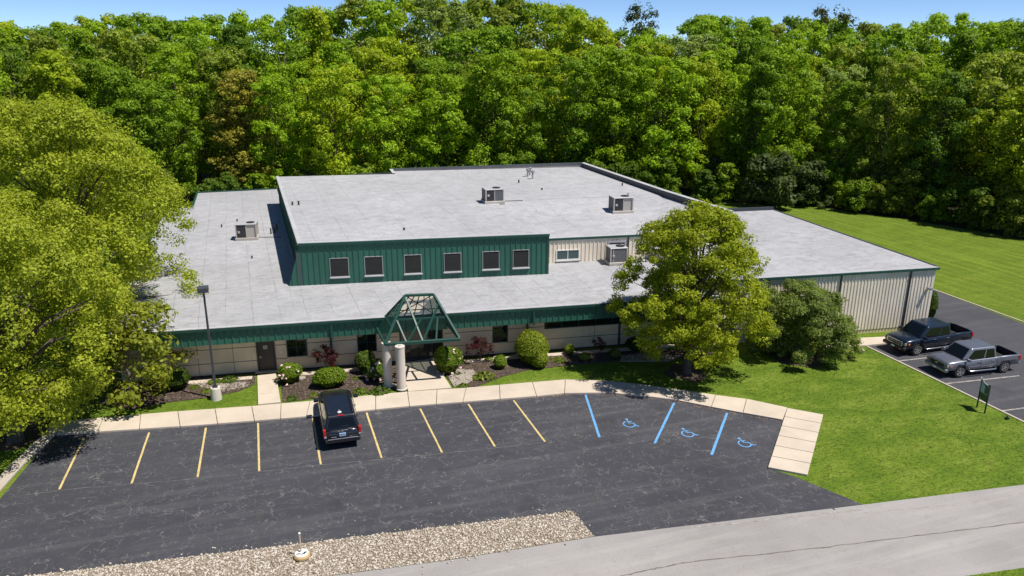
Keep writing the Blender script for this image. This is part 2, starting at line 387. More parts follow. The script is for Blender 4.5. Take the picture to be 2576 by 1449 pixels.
# ------------------------------------------------------------------ the setting
WC, WM = 45.79, -0.1148
class Wall:
    def __init__(s, c, m):
        s.c, s.m = c, m; l = math.hypot(1, m); s.n = Vector((m/l, -1/l, 0)); s.u = Vector((1/l, m/l, 0))
    def p(s, x, z, o=0.0): return Vector((x, s.c+s.m*x, z))+s.n*o
    def box(s, mb, x0, x1, z0, z1, o0, o1, m=None):
        mb.hexa([s.p(x0, z0, o0), s.p(x1, z0, o0), s.p(x1, z0, o1), s.p(x0, z0, o1), s.p(x0, z1, o0), s.p(x1, z1, o0), s.p(x1, z1, o1), s.p(x0, z1, o1)], m)
def setting():
    b = MB(); R = 2600
    b.sheet([(-R, -R, 0), (R, -R, 0), (R, R, 0), (-R, R, 0)]); struct(b.build('ground', M['grass']))
    # forest floor
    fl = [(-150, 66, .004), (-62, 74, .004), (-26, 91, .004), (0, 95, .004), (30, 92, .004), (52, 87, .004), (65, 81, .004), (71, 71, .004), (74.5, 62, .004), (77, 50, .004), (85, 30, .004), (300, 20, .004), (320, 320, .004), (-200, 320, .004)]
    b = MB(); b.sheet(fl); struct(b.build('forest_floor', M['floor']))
    # lawn beyond the drive, mown in stripes
    b = MB(); b.sheet([(46, 40, .006), (52.5, 46.9, .006), (52, 38, .006), (51.7, 15, .006), (84, 15, .006), (77, 50, .006), (74.5, 62, .006), (71, 71, .006), (65, 81, .006), (52, 87, .006), (44, 88, .006)])
    struct(b.build('back_lawn', M['lawn']))
    # parking lot
    front = [(133, 1094), (323, 1083), (453, 1074), (770, 1049), (898, 1035), (1164, 1012.5), (1386, 994.4), (1444, 987.5), (1530, 989), (1628, 998.6), (1703, 1008), (1789, 1025), (1869, 1040), (1969, 1057.7)]
    lot = gp([(-260, 1580), (0, 1255)], .008)+gp(front, .008)+gp([(1932, 1178), (1998, 1198), (2172, 1269.5), (1495, 1350), (1440, 1288), (75, 1449), (-240, 1500)], .008)
    b = MB(); b.sheet(lot); L = struct(b.build('parking_lot', M['asphalt']))
    def stripe(name, a, c, w, mat, z=.012):
        w *= .74
        A, B = G(*a, z), G(*c, z); d = (B-A).normalized(); n = Vector((-d.y, d.x, 0))*w/2
        bb = MB(); N = 10
        rr = random.Random(int(a[0]))
        L0 = [A+(B-A)*(i/N)-n*(1+rr.uniform(-.12, .12)) for i in range(N+1)]; R0 = [A+(B-A)*(i/N)+n*(1+rr.uniform(-.12, .12)) for i in range(N+1)]
        bb.add(L0+R0, [(i, i+1, N+2+i, N+1+i) for i in range(N)]); return bb.build(name, M[mat], L)
    for a, c in [((211, 1102), (149, 1231)), ((375, 1088), (331, 1216)), ((518, 1076), (497, 1200)), ((649, 1064), (652, 1185)), ((787, 1052), (807, 1168)), ((922, 1038), (960, 1152)), ((1057, 1028), (1112, 1138)), ((1178, 1016), (1245, 1123)), ((1292, 1007), (1371, 1111))]:
        stripe('yellow_stripe', a, c, .13, 'yellow')
    for a, c in [((1473, 993), (1508, 1100)), ((1696, 1013), (1647, 1115)), ((1829, 1039), (1790, 1144))]:
        stripe('blue_stripe', a, c, .17, 'blue')
    # wheelchair symbols
    for cx, cy, rz in [(1583, 1066, -.25), (1730, 1090, -.1), (1873, 1115, -.1)]:
        o = G(cx, cy, .013); bb = MB(); cr, sr = math.cos(rz), math.sin(rz)
        def W2(p): return (o.x+(p[0]*cr-p[1]*sr)*.74, o.y+(p[0]*sr+p[1]*cr)*.82, .013)
        def poly(pts, w):
            q = [Vector((*p, 0)) for p in pts]; vs = []
            for i, p in enumerate(q):
                d = (q[min(i+1, len(q)-1)]-q[max(i-1, 0)]).normalized(); n = Vector((-d.y, d.x, 0))*w/2
                vs += [W2(p-n), W2(p+n)]
            bb.add(vs, [(2*i, 2*i+1, 2*i+3, 2*i+2) for i in range(len(q)-1)])
        poly([(-.02+.40*math.cos(t), -.05+.40*math.sin(t)) for t in np.linspace(1.9, 5.9, 18)], .085)
        poly([(-.02, .52), (.02, .10), (.30, .08), (.44, -.30), (.62, -.32)], .10)
        poly([(0, .34), (.26, .32)], .08)
        bb.add([W2((-.03+.10*math.cos(t), .64+.10*math.sin(t))) for t in np.linspace(0, 2*PI, 12, endpoint=False)], [tuple(range(12))])
        bb.build('wheelchair_symbol', M['blue'], L)
    # construction seams and long cracks in the sealed asphalt
    def crack(pts, w, mat, jit=.12, z=.0105, parent=L, n=7):
        q = []; rr = random.Random(int(pts[0][0]*3+pts[0][1]))
        P = [G(*p, z) for p in pts]
        for i in range(len(P)-1):
            for k in range(n): 
                t = k/n; p = P[i].lerp(P[i+1], t); q.append(p+Vector((rr.uniform(-jit, jit), rr.uniform(-jit, jit), 0)))
        q.append(P[-1]); vs = []
        for i, p in enumerate(q):
            d = (q[min(i+1, len(q)-1)]-q[max(i-1, 0)]).normalized(); nn = Vector((-d.y, d.x, 0))*w*rr.uniform(.35, .8)
            vs += [p-nn, p+nn]
        bb = MB(); bb.add(vs, [(2*i, 2*i+1, 2*i+3, 2*i+2) for i in range(len(q)-1)]); bb.build('crack', M[mat], parent)
    crack([(60, 1246), (149, 1233), (497, 1203), (807, 1170), (1112, 1141), (1371, 1113)], .028, 'worn', .04, n=14)
    crack([(590, 1180), (640, 1270), (650, 1330), (660, 1400)], .045, 'joint', .07)
    crack([(1440, 1010), (1450, 1080), (1480, 1190), (1505, 1280)], .04, 'joint', .07)
    crack([(1928, 1180), (2010, 1230), (2100, 1282)], .07, 'joint', .05)
    # roads
    b = MB(); b.sheet(gp([(2576, 1219), (2172, 1269.5), (1495, 1350), (1137, 1408), (837, 1448)], .005)+[Vector((-14, 26.6, .005)), Vector((-70, 32, .005)), Vector((-70, 25, .005)), Vector((-14, 20.2, .005))]+gp([(2427, 1449), (2576, 1428)], .005)+[Vector((80, 11.6, .005)), Vector((80, 16.2, .005))])
    Rd = struct(b.build('road', M['road']))
    crack([(1560, 1449), (1717, 1416), (2150, 1368), (2576, 1313)], .045, 'roadcrack', .035, .009, Rd, 20)
    crack([(1717, 1330), (2000, 1300), (2172, 1283)], .05, 'faded', .08, .009, Rd, 14)
    crack([(2174, 1290), (2400, 1270), (2576, 1240)], .03, 'faded', .05, .009, Rd, 10)
    # side drive
    dl = gp([(2177.6, 870), (2576, 1063)], .007)
    b = MB(); b.sheet([dl[0], dl[1], Vector((37.7, 16.5, .007)), Vector((51.8, 15.1, .007))]+gp([(2576, 815), (2345, 728)], .007)+[Vector((52.6, 62, .007)), Vector((46.5, 62, .007)), Vector((44.5, 39.6, .007)), Vector((40, 39.2, .007))])
    D = struct(b.build('side_drive', M['drive']))
    L2 = L
    for a, c in [((2255, 908.6), (2357, 897)), ((2373, 965.6), (2564, 945)), ((2517.8, 1033.8), (2640, 1018))]:
        A, B = G(*a, .011), G(*c, .011); d = (B-A).normalized(); n = Vector((-d.y, d.x, 0))*.06
        bb = MB(); bb.add([A-n, B-n, B+n, A+n], [(0, 1, 2, 3)]); bb.build('faded_stripe', M['faded'], D)
    b = MB()
    for P, Q in [(dl[0], Vector((37.7, 16.5, 0))), (Vector((52.6, 62, 0)), Vector((51.9, 15.1, 0)))]:
        b.bar(Vector((P.x, P.y, .02)), Vector((Q.x, Q.y, .02)), .13, .05)
    struct(b.build('kerb_edging', M['kerb']))
    # pavement: slabs with open joints, its front face is the kerb
    back = [(163, 1058), (447, 1034), (633, 1021), (780, 1008), (1025, 984.7), (1172.6, 975), (1339, 961), (1422, 954), (1519, 957), (1600, 965), (1703, 979), (1800, 993), (1878, 1003), (1981, 1025)]
    frt = [(140, 1094), (453, 1074), (640, 1060), (770, 1049), (1030, 1023), (1164, 1012.5), (1350, 998), (1420, 990.5), (1530.5, 989), (1628, 998.6), (1703, 1008), (1789, 1025), (1869, 1040), (1969, 1057.7)]
    b = MB()
    def pts(l, dy, z=.11):
        return [G(x, y+dy, z) for x, y in l]
    Bk, Fr = pts(back, 0), pts(frt, -2.5)
    def alongp(Ps, n):
        out = []
        for i in range(len(Ps)-1):
            for k in range(n): out.append(Ps[i].lerp(Ps[i+1], k/n))
        out.append(Ps[-1]); return out
    nseg = [3, 2, 2, 3, 2, 2, 1, 1, 1, 1, 1, 1, 1]
    for i in range(len(Bk)-1):
        for k in range(nseg[i]):
            t0, t1 = k/nseg[i], (k+1)/nseg[i]
            q0, q1 = Bk[i].lerp(Bk[i+1], t0), Bk[i].lerp(Bk[i+1], t1); r0, r1 = Fr[i].lerp(Fr[i+1], t0), Fr[i].lerp(Fr[i+1], t1)
            g = (q1-q0).normalized()*.014
            dz = Vector((0, 0, random.uniform(-.006, .006)))
            top = [r0+g+dz, r1-g+dz, q1-g+dz, q0+g+dz]; b.hexa([Vector((p.x, p.y, .001)) for p in top]+top)
    e = [G(x, y, .11) for x, y in [(1981, 1025.5), (2071, 1042), (2031, 1194), (1932, 1175)]]
    n = 6
    for k in range(n):
        t0, t1 = k/n+.003, (k+1)/n-.003
        top = [e[0].lerp(e[3], t0), e[0].lerp(e[3], t1), e[1].lerp(e[2], t1), e[1].lerp(e[2], t0)]; b.hexa([Vector((p.x, p.y, .001)) for p in top]+top)
    # paths to the doors
    for quad, nn in [([(649, 1017), (706, 1011), (694, 939), (647, 944)], 3), ([(1027, 984), (1136, 975), (1088, 902), (1004, 912)], 2)]:
        q = [G(x, y, .105) for x, y in quad]
        for k in range(nn):
            t0, t1 = k/nn+.003, (k+1)/nn-.003
            top = [q[0].lerp(q[3], t0), q[1].lerp(q[2], t0), q[1].lerp(q[2], t1), q[0].lerp(q[3], t1)]; b.hexa([Vector((p.x, p.y, .001)) for p in top]+top)
    q = [G(x, y, .12) for x, y in [(2058, 874), (2177, 868), (2240, 862), (2240, 846), (2150, 850)]]
    b.prism(q, .001, .12)
    struct(b.build('pavement', M['walk'], bevel=.012, seg=1))
    # kerb on the left side of the lot
    b = MB(); Lk = [(163, 1062), (140, 1096), (60, 1172), (0, 1240), (-260, 1560)]
    Q = [G(x, y, 0) for x, y in Lk]
    for i in range(len(Q)-1):
        d = (Q[i+1]-Q[i]).normalized(); nn = Vector((d.y, -d.x, 0))
        if nn.x > 0: nn = -nn
        a0, a1 = Q[i]+d*.01, Q[i+1]-d*.01
        b.hexa([a0, a1, a1+nn*.58, a0+nn*.58]+[p+Vector((0, 0, .13)) for p in (a0, a1, a1+nn*.58, a0+nn*.58)])
    struct(b.build('kerb', M['kerb'], bevel=.02, seg=1))
    # planting beds
    beds = [gp([(250, 1015), (330, 1030), (420, 1012), (520, 1000), (600, 984), (640, 966), (642, 947), (480, 950), (300, 965)], .03),
            gp([(708, 978), (712, 1010), (780, 1003), (1000, 981), (1003, 912), (960, 915), (700, 938)], .03),
            gp([(1100, 912), (1140, 972), (1200, 972), (1260, 948), (1330, 930), (1440, 918), (1560, 908), (1680, 905), (1800, 890), (1830, 870), (1500, 888), (1300, 898)], .03)]
    b = MB()
    for k in beds: b.prism(k, .001, .035)
    struct(b.build('mulch_bed', M['mulch']))
    b = MB(); b.prism(gp([(1128, 948), (1142, 972), (1170, 968), (1205, 945), (1190, 930), (1150, 928)], .05), .002, .05)
    b.prism(gp([(470, 966), (560, 985), (622, 972), (628, 962), (560, 957)], .045), .002, .045)
    b.prism(gp([(1560, 908), (1680, 908), (1720, 895), (1640, 888), (1560, 893)], .045), .002, .045)
    struct(b.build('rock_bed', M['rockbed']))
    w = Wall(WC-.55, WM); b = MB()
    for x0, x1 in [(-5, -1.4), (.3, 6.5), (10.6, 26)]: w.box(b, x0, x1, .001, .06, 0, .45)
    struct(b.build('border_strip', M['walk']))
    q = np.concatenate([np.stack([rng.uniform(min(p.x for p in kk), max(p.x for p in kk), 5200), rng.uniform(min(p.y for p in kk), max(p.y for p in kk), 5200)], 1)[lambda_in] for kk in beds for lambda_in in [slice(None)]])
    keep = np.zeros(len(q), bool)
    for kk in beds: keep |= inpoly(q, kk)
    q = q[keep]; n = len(q); a = rng.uniform(0, 6.28, n); l = rng.uniform(.03, .09, n); w2 = rng.uniform(.012, .035, n); z = rng.uniform(.036, .06, n); tz = rng.normal(0, .015, n)
    dx, dy = np.cos(a), np.sin(a)
    V = np.stack([np.stack([q[:, 0]+sx*dx*l-sy*dy*w2, q[:, 1]+sx*dy*l+sy*dx*w2, z+sx*tz], 1) for sx, sy in ((-1, -1), (1, -1), (1, 1), (-1, 1))], 1).reshape(-1, 3)
    kk = NT('bark_chip'); gg = kk.new('NewGeometry'); kk.col(kk.ramp(gg.outputs['Random Per Island'], [(0, (.045, .032, .024)), (.6, (.10, .072, .055)), (1, (.22, .17, .13))]))
    oc = link('bark_chips', npmesh('bark_chips', V, np.arange(4*n).reshape(-1, 4), kk.fin(.9))); tag(oc, 'brown shredded bark chips covering the planting beds', 'mulch', kind='stuff')
    # mulch rings
    b = MB()
    for (cx, cy), r in [((1727, 938), 1.25), ((2000, 893), 1.9), ((50, 1092), 1.6)]:
        o = G(cx, cy, 0); b.add([(o.x+r*(1+.18*math.sin(3*t+cx))*math.cos(t), o.y+r*(1+.15*math.cos(4*t))*math.sin(t), .012) for t in np.linspace(0, 2*PI, 24, endpoint=False)], [tuple(range(24))])
    struct(b.build('mulch_ring', M['mulch']))
    # gravel strip between lot and road, real stones
    gpoly = gp([(1440, 1287), (1495, 1350), (1137, 1408), (837, 1448)], 0)+[Vector((-14, 26.6, 0)), Vector((-14, 29.4, 0))]+gp([(75, 1449)], 0)
    b = MB(); b.sheet([Vector((p.x, p.y, .014)) for p in gpoly]); struct(b.build('gravel_strip', M['gravelbase']))
    xy = np.stack([rng.uniform(-14, 13, 46000), rng.uniform(23.5, 30, 46000)], 1); xy = xy[inpoly(xy, gpoly)]; xy += rng.normal(0, 1, xy.shape)*(rng.random((len(xy), 1)) < .12)*.22
    sp = bmesh.new(); bmesh.ops.create_icosphere(sp, subdivisions=1, radius=1); bv = np.array([v.co[:] for v in sp.verts]); bf = np.array([[v.index for v in f.verts] for f in sp.faces]); sp.free()
    n = len(xy); rad = rng.uniform(.02, .058, (n, 1, 1)); sc = np.stack([rng.uniform(.7, 1.5, n), rng.uniform(.6, 1.0, n), rng.uniform(.4, .8, n)], 1)[:, None, :]
    th = rng.uniform(0, 2*PI, n); c, s_ = np.cos(th)[:, None], np.sin(th)[:, None]
    v = bv[None]*rad*sc*(1+rng.uniform(-.15, .15, (n, len(bv), 1))); x = v[:, :, 0]*c-v[:, :, 1]*s_; y = v[:, :, 0]*s_+v[:, :, 1]*c
    V = np.stack([x+xy[:, :1], y+xy[:, 1:], v[:, :, 2]+.03], 2).reshape(-1, 3); Fq = (bf[None]+(np.arange(n)*len(bv))[:, None, None]).reshape(-1, 3)
    k = NT('gravel_stone'); g = k.new('NewGeometry')
    k.col(k.ramp(g.outputs['Random Per Island'], [(0, (.17, .125, .085)), (.3, (.40, .34, .265)), (.7, (.51, .45, .375)), (1, (.64, .59, .52))])); ms = k.fin(.85)
    o = link('gravel_stones', npmesh('gravel_stones', V, Fq, ms))
    tag(o, 'loose pale tan stones filling the strip between asphalt lot and road', 'gravel', kind='stuff')
    # grass blades
    polys = [gp([(1225, 962), (1340, 957), (1422, 950), (1519, 953), (1600, 961), (1703, 975), (1800, 989), (1878, 999), (2002, 1024), (2074, 1040), (2032, 1197), (1998, 1198), (2172, 1269.5), (2576, 1219)])+[Vector((37.6, 21.3, 0))]+gp([(2576, 1065), (2176, 871), (2062, 876), (1960, 905), (1780, 897), (1690, 907), (1470, 918), (1330, 932)]),
             gp([(410, 1030), (447, 1032), (645, 1017), (643, 968), (600, 984), (520, 1000), (430, 1014)]), gp([(707, 982), (707, 1010), (735, 1005), (728, 980)]), gp([(165, 1056), (447, 1032), (405, 1012), (310, 1030), (240, 1015)]),
             gp([(130, 1096), (45, 1172), (-20, 1240), (-200, 1240), (-50, 1020), (150, 1050)]), gp([(2430, 1450), (2580, 1430), (2700, 1520), (2420, 1520)])]
    allv = []
    for pi, P in enumerate(polys):
        a = np.array([[p.x, p.y] for p in P]); lo, hi = a.min(0), a.max(0); area = np.prod(hi-lo); m = int(area*65)
        q = rng.uniform(lo, hi, (m, 2)); q = q[inpoly(q, P)]
        if pi == 0:
            for (cx, cy), r in [((1727, 938), 1.2), ((2000, 893), 1.8)]:
                oo = G(cx, cy); q = q[np.hypot(q[:, 0]-oo.x, q[:, 1]-oo.y) > r*rng.uniform(.8, 1.1, len(q))]
        allv.append(q)
    q = np.concatenate(allv); n = len(q); h = rng.uniform(.015, .045, n); th = rng.uniform(0, 2*PI, n); w = rng.uniform(.02, .04, n); ln = rng.normal(0, .05, (n, 2))
    z0 = np.zeros(n)
    p0 = np.stack([q[:, 0]-np.cos(th)*w, q[:, 1]-np.sin(th)*w, z0], 1); p1 = np.stack([q[:, 0]+np.cos(th)*w, q[:, 1]+np.sin(th)*w, z0], 1)
    p2 = np.stack([q[:, 0]+ln[:, 0], q[:, 1]+ln[:, 1], h], 1)
    V = np.stack([p0, p1, p2], 1).reshape(-1, 3); Fq = np.arange(3*n).reshape(-1, 3)
    o = link('grass_blades', npmesh('grass_blades', V, Fq, M['grass'])); o.color = (.150, .205, .014, 1)
    tag(o, 'short mown green grass blades covering the front lawns', 'grass', kind='stuff')
    # dead leaves blown along the kerb of the marked bays
    edge = [G(x, y, 0) for x, y in front[5:]]; seg = rng.integers(0, len(edge)-1, 420); t = rng.uniform(0, 1, 420); V = []
    for i in range(420):
        p = edge[seg[i]].lerp(edge[seg[i]+1], t[i]); d = abs(rng.normal(0, .16))+.03; px, py = p.x+rng.normal(0, .1), p.y-d; r = rng.uniform(.02, .05); a = rng.uniform(0, 6)
        V += [(px+r*math.cos(a), py+r*math.sin(a), .016), (px-r*math.sin(a)*.6, py+r*math.cos(a)*.6, .02), (px-r*math.cos(a), py-r*math.sin(a), .018), (px+r*math.sin(a)*.6, py-r*math.cos(a)*.6, .02)]
    o = link('dead_leaves', npmesh('dead_leaves', np.array(V), np.arange(len(V)).reshape(-1, 4), M['litter']))
    tag(o, 'brown dead leaves gathered along the kerb of the parking bays', 'leaf litter', kind='stuff')
setting()
# ------------------------------------------------------------------ the building
B = tag(empty('office_building', (0, 0, 0)), 'long beige and green metal office building with stepped grey flat roofs', 'building')
FW = Wall(WC, WM); FA = Wall(WC-1.15, WM)      # office wall, and the line of fascia and side wing
BX = Wall(51.88, -.1425); BG = Wall(54.1, WM)
LX0, LX1 = -8.7, 28.0
ZE, ZL = 3.5, 3.62
def win(wl, x0, x1, z0, z1, name='window', cols=1, rows=1, fm='frame_w', sill=True, parent=B, fw=.07, gm='glass', dep=.05):
    f = MB()
    for a in (x0, x1-fw): wl.box(f, a, a+fw, z0, z1, -.02, dep)
    for z in (z0, z1-fw): wl.box(f, x0+fw, x1-fw, z, z+fw, -.02, dep-.003)
    for i in range(1, cols): xm = x0+(x1-x0)*i/cols; wl.box(f, xm-.025, xm+.025, z0+fw, z1-fw, -.02, dep-.01)
    for i in range(1, rows): zm = z0+(z1-z0)*i/rows; wl.box(f, x0+fw, x1-fw, zm-.02, zm+.02, -.02, dep-.014)
    o = f.build(name, M[fm], parent)
    p = MB(); wl.box(p, x0+fw*.6, x1-fw*.6, z0+fw*.6, z1-fw*.6, -.03, .012); p.build('pane', M[gm], o)
    if sill:
        q = MB(); wl.box(q, x0-.05, x1+.05, z0-.09, z0-.005, -.02, .14); q.build('sill', M['frame_w'], o, bevel=.01, seg=1)
    return o
def building():
    # ---- office front wall with openings left as recesses behind frames
    w = MB()
    FW.box(w, LX0, 27.8, 0, 2.60, -.25, 0, M['panel'])
    # side and back walls of the low block
    def vw(x, y0, y1, z1, m, t=.25, s=1): w.hexa([(x, y0, 0), (x+t*s, y0, 0), (x+t*s, y1, 0), (x, y1, 0), (x, y0, z1), (x+t*s, y0, z1), (x+t*s, y1, z1), (x, y1, z1)], m)
    vw(LX0, FW.p(LX0, 0).y+.25, 81.3, 3.45, M['panel'])
    vw(-6.45, 81.6, 90.6, 3.45, M['panel'])
    w.box(-6.2, 1.9, 90.3, 90.6, 0, 3.45, M['panel'])
    w.box(LX0+.25, -6.45, 81.3, 81.6, 0, 3.45, M['panel'])
    # joints: two dark reveals
    for z in (.83, 1.73):
        for x0, x1 in [(LX0, -1.05), (.02, .70), (1.92, 4.90), (6.10, 7.4), (10.3, 13.38), (14.39, 26.85)]: FW.box(w, x0, x1, z-.018, z+.018, 0, .006, M['joint'])
    for x in (-6.6, -4.4, -2.4, 3.35, 15.66, 20.2, 24.0): FW.box(w, x-.012, x+.012, .02, 2.4, 0, .004, M['joint'])
    FW.box(w, LX0, 26.9, .002, .10, 0, .012, M['joint'])
    w.build('office_wall', None, B)
    # ---- fascia of green ribbed metal with soffit
    f = MB(); FA.box(f, LX0-.1, LX1, 2.44, 3.36, -.06, 0, M['green'])
    x = LX0
    while x < LX1-.1:
        f.hexa([FA.p(x, 2.44, 0), FA.p(x+.10, 2.44, 0), FA.p(x+.075, 2.44, .04), FA.p(x+.025, 2.44, .04), FA.p(x, 3.34, 0), FA.p(x+.10, 3.34, 0), FA.p(x+.075, 3.34, .04), FA.p(x+.025, 3.34, .04)], M['green']); x += .40
    f.build('fascia', None, B)
    s = MB(); FA.box(s, LX0, LX1, 2.47, 2.53, -1.16, -.06); s.build('soffit', M['panel'], B)
    g = MB(); FA.box(g, LX0-.12, LX1, 3.35, 3.49, -.04, .17, M['dgreen']); FA.box(g, LX0-.12, LX1, 3.49, 3.525, -.12, .06, M['edge']); g.build('gutter', None, B)
    # ---- low roof: front slope plus left wing
    r = MB(); e0 = FA.p(LX0-.12, 3.515, .15); e1 = FA.p(28.1, 3.515, .15)
    def RZ(p, z): return Vector((p[0], p[1], z))
    yb = BG.p(28.1, 0).y
    r.add([e0, FA.p(1.45, 3.515, .15), RZ(BX.p(1.3, 0), ZL), RZ((LX0-.1, BX.p(LX0, 0).y), ZL)], [(0, 1, 2, 3)])
    r.add([FA.p(1.45, 3.515, .15), e1, (28.1, yb+.1, ZL), (19.1, BG.p(19.1, 0).y+.1, ZL), BX.p(19.1, ZL, -.05), BX.p(1.3, ZL, -.05)], [(0, 1, 2, 3, 4, 5)])
    r.add([(LX0-.1, BX.p(LX0, 0).y, ZL), (2.35, BX.p(2.35, 0).y, ZL), (1.9, 90.7, ZL), (-6.5, 90.7, ZL), (-6.5, 81.7, ZL), (LX0-.1, 81.7, ZL)], [(0, 1, 2, 3, 4, 5)])
    for v in list(r.v): pass
    r.build('low_roof', M['roof'], B)
    ed = MB()
    ed.box(LX0-.22, LX0-.02, FA.p(LX0, 0).y, 81.6, 3.4, 3.68, M['edge']); ed.box(-6.62, -6.44, 81.78, 90.6, 3.4, 3.74, M['dgreen']); ed.box(-6.62, 1.75, 90.6, 90.8, 3.4, 3.74, M['dgreen']); ed.box(LX0-.22, -6.44, 81.6, 81.78, 3.4, 3.70, M['edge'])
    ed.build('roof_edge', None, B)
    # ---- green upper storey: front, side, roof
    BWIN = [(4.06, 5.30, 4.13, 5.45), (6.34, 7.56, 4.13, 5.46), (9.00, 10.17, 4.13, 5.46), (11.70, 12.89, 4.13, 5.46), (14.37, 15.55, 4.18, 5.47), (16.50, 17.65, 4.20, 5.49)]
    u = MB(); zb, zt = 3.55, 6.42
    bl, tl, xr = 1.30, 2.18, 19.02
    n0 = 0.0
    u.hexa([BX.p(bl, zb, -.2), BX.p(xr, zb, -.2), BX.p(xr, zb, 0), BX.p(bl, zb, 0), BX.p(tl, zt, -.2), BX.p(xr, zt, -.2), BX.p(xr, zt, 0), BX.p(tl, zt, 0)], M['green'])
    x = bl+.25
    while x < xr:
        zs = zt-.02; z0 = zb
        if x < tl: zs = zb+(x-bl)/(tl-bl)*(zt-zb)-.05
        hit = [q for q in BWIN if q[0]-.09 < x < q[1]+.05]
        if hit: BX.box(u, x, x+.045, z0, hit[0][2]-.1, 0, .045, M['green']); BX.box(u, x, x+.045, hit[0][3]+.03, zs, 0, .045, M['green'])
        else: BX.box(u, x, x+.045, z0, zs, 0, .045, M['green'])
        x += .37
    BX.box(u, tl-.26, tl+.02, zb, zt-.35, 0, .012, M['slate'])
    u.build('upper_front_wall', None, B)
    s = MB(); s.hexa([(2.20, BX.p(2.2, 0).y+.2, 3.5), (2.45, BX.p(2.2, 0).y+.2, 3.5), (2.1, 81, 3.5), (1.85, 81, 3.5), (2.20, BX.p(2.2, 0).y+.2, 6.42), (2.45, BX.p(2.2, 0).y+.2, 6.42), (2.1, 81, 6.42), (1.85, 81, 6.42)], M['green'])
    y = 52.4
    while y < 81:
        xx = 2.20-.35*(y-51.6)/29.4; s.box(xx-.045, xx, y, y+.05, 3.6, 6.38, M['green']); y += .6
    s.build('upper_side_wall', None, B)
    t = MB(); BX.box(t, tl-.05, xr+.06, 6.40, 6.56, -.25, .14, M['dgreen']); BX.box(t, tl-.06, xr+.07, 6.56, 6.585, -.2, .05, M['edge'])
    t.hexa([(2.08, 51.6, 6.40), (2.36, 51.6, 6.40), (1.98, 81, 6.40), (1.72, 81, 6.40), (2.08, 51.6, 6.57), (2.36, 51.6, 6.57), (1.98, 81, 6.57), (1.72, 81, 6.57)], M['edge'])
    BX.box(t, xr-.12, xr+.05, 3.62, 6.40, -.15, .05, M['dgreen'])
    t.build('upper_roof_trim', None, B)
    for x0, x1, z0, z1 in BWIN: win(BX, x0, x1, z0, z1, fw=.03)
    # ---- upper roof: box roof level, main roof sloping down to the beige eave
    def ye(x): return BG.p(x, 0).y
    r = MB(); zr = 6.52
    def bkL(x): return 81.0-.142*(x-1.8)
    def bkM(x): return 81.35-.15*(x-13.5)
    r.add([BX.p(2.2, zr, .1), BX.p(19.0, zr, .1), (19.0, 62, zr), (13.3, 79.3, zr), (1.85, 81, zr)], [(0, 1, 2, 3, 4)])
    r.add([(19.0, ye(19)-.1, 5.52), (28.2, ye(28.2)-.1, 5.52), (34.4, ye(34.4)-.1, 6.45), (34.4, 60.5, 6.5), (27, 61.2, 6.5), (19.0, 62, zr)], [(0, 1, 4, 5), (1, 2, 3, 4)])
    r.add([(19.0, 62, zr), (34.4, 60.5, 6.5), (34.1, bkM(34.1), 6.5), (13.4, bkM(13.4), 6.5), (13.3, 79.3, zr)], [(0, 1, 2, 3, 4)])
    r.build('upper_roof', M['roof2'], B)
    # right side return of the green storey above the main roof
    k = MB(); k.hexa([(18.8, BX.p(19, 0).y+.2, 5.4), (19.0, BX.p(19, 0).y+.2, 5.4), (19.0, 62, 6.4), (18.8, 62, 6.4), (18.8, BX.p(19, 0).y+.2, 6.5), (19.0, BX.p(19, 0).y+.2, 6.5), (19.0, 62, 6.515), (18.8, 62, 6.515)], M['green'])
    k.box(18.78, 18.98, BX.p(19, 0).y+.2, ye(19)+.2, 3.6, 5.4, M['green'])
    k.build('upper_return_wall', None, B)
    # beige upper wall
    g = MB(); BG.box(g, 19.0, 34.4, 3.5, 5.40, -.2, 0, M['beige']); x = 19.2
    while x < 34.3:
        if not (20.5 < x < 22.6): BG.box(g, x, x+.05, 3.6, 5.36, 0, .04, M['beige'])
        else: BG.box(g, x, x+.05, 4.66, 5.36, 0, .04, M['beige'])
        x += .31
    BG.box(g, 19.0, 28.2, 5.38, 5.53, -.2, .10, M['dgreen']); BG.box(g, 19.0, 28.2, 5.53, 5.555, -.2, .03, M['edge'])
    g.hexa([BG.p(28.2, 5.40, -.2), BG.p(34.4, 5.40, -.2), BG.p(34.4, 5.40, 0), BG.p(28.2, 5.40, 0), BG.p(28.2, 5.405, -.2), BG.p(34.4, 6.43, -.2), BG.p(34.4, 6.43, 0), BG.p(28.2, 5.405, 0)], M['beige'])
    BG.box(g, 24.65, 26.1, 3.62, 5.1, .0, .05, M['frame_w'])
    BG.box(g, 24.78, 25.97, 3.7, 4.98, .05, .06, M['coil_d'])
    g.build('upper_beige_wall', None, B)
    win(BG, 20.65, 22.45, 3.82, 4.62, cols=2, fm='white', sill=True, gm='glass_teal')
    # parapets
    p = MB()
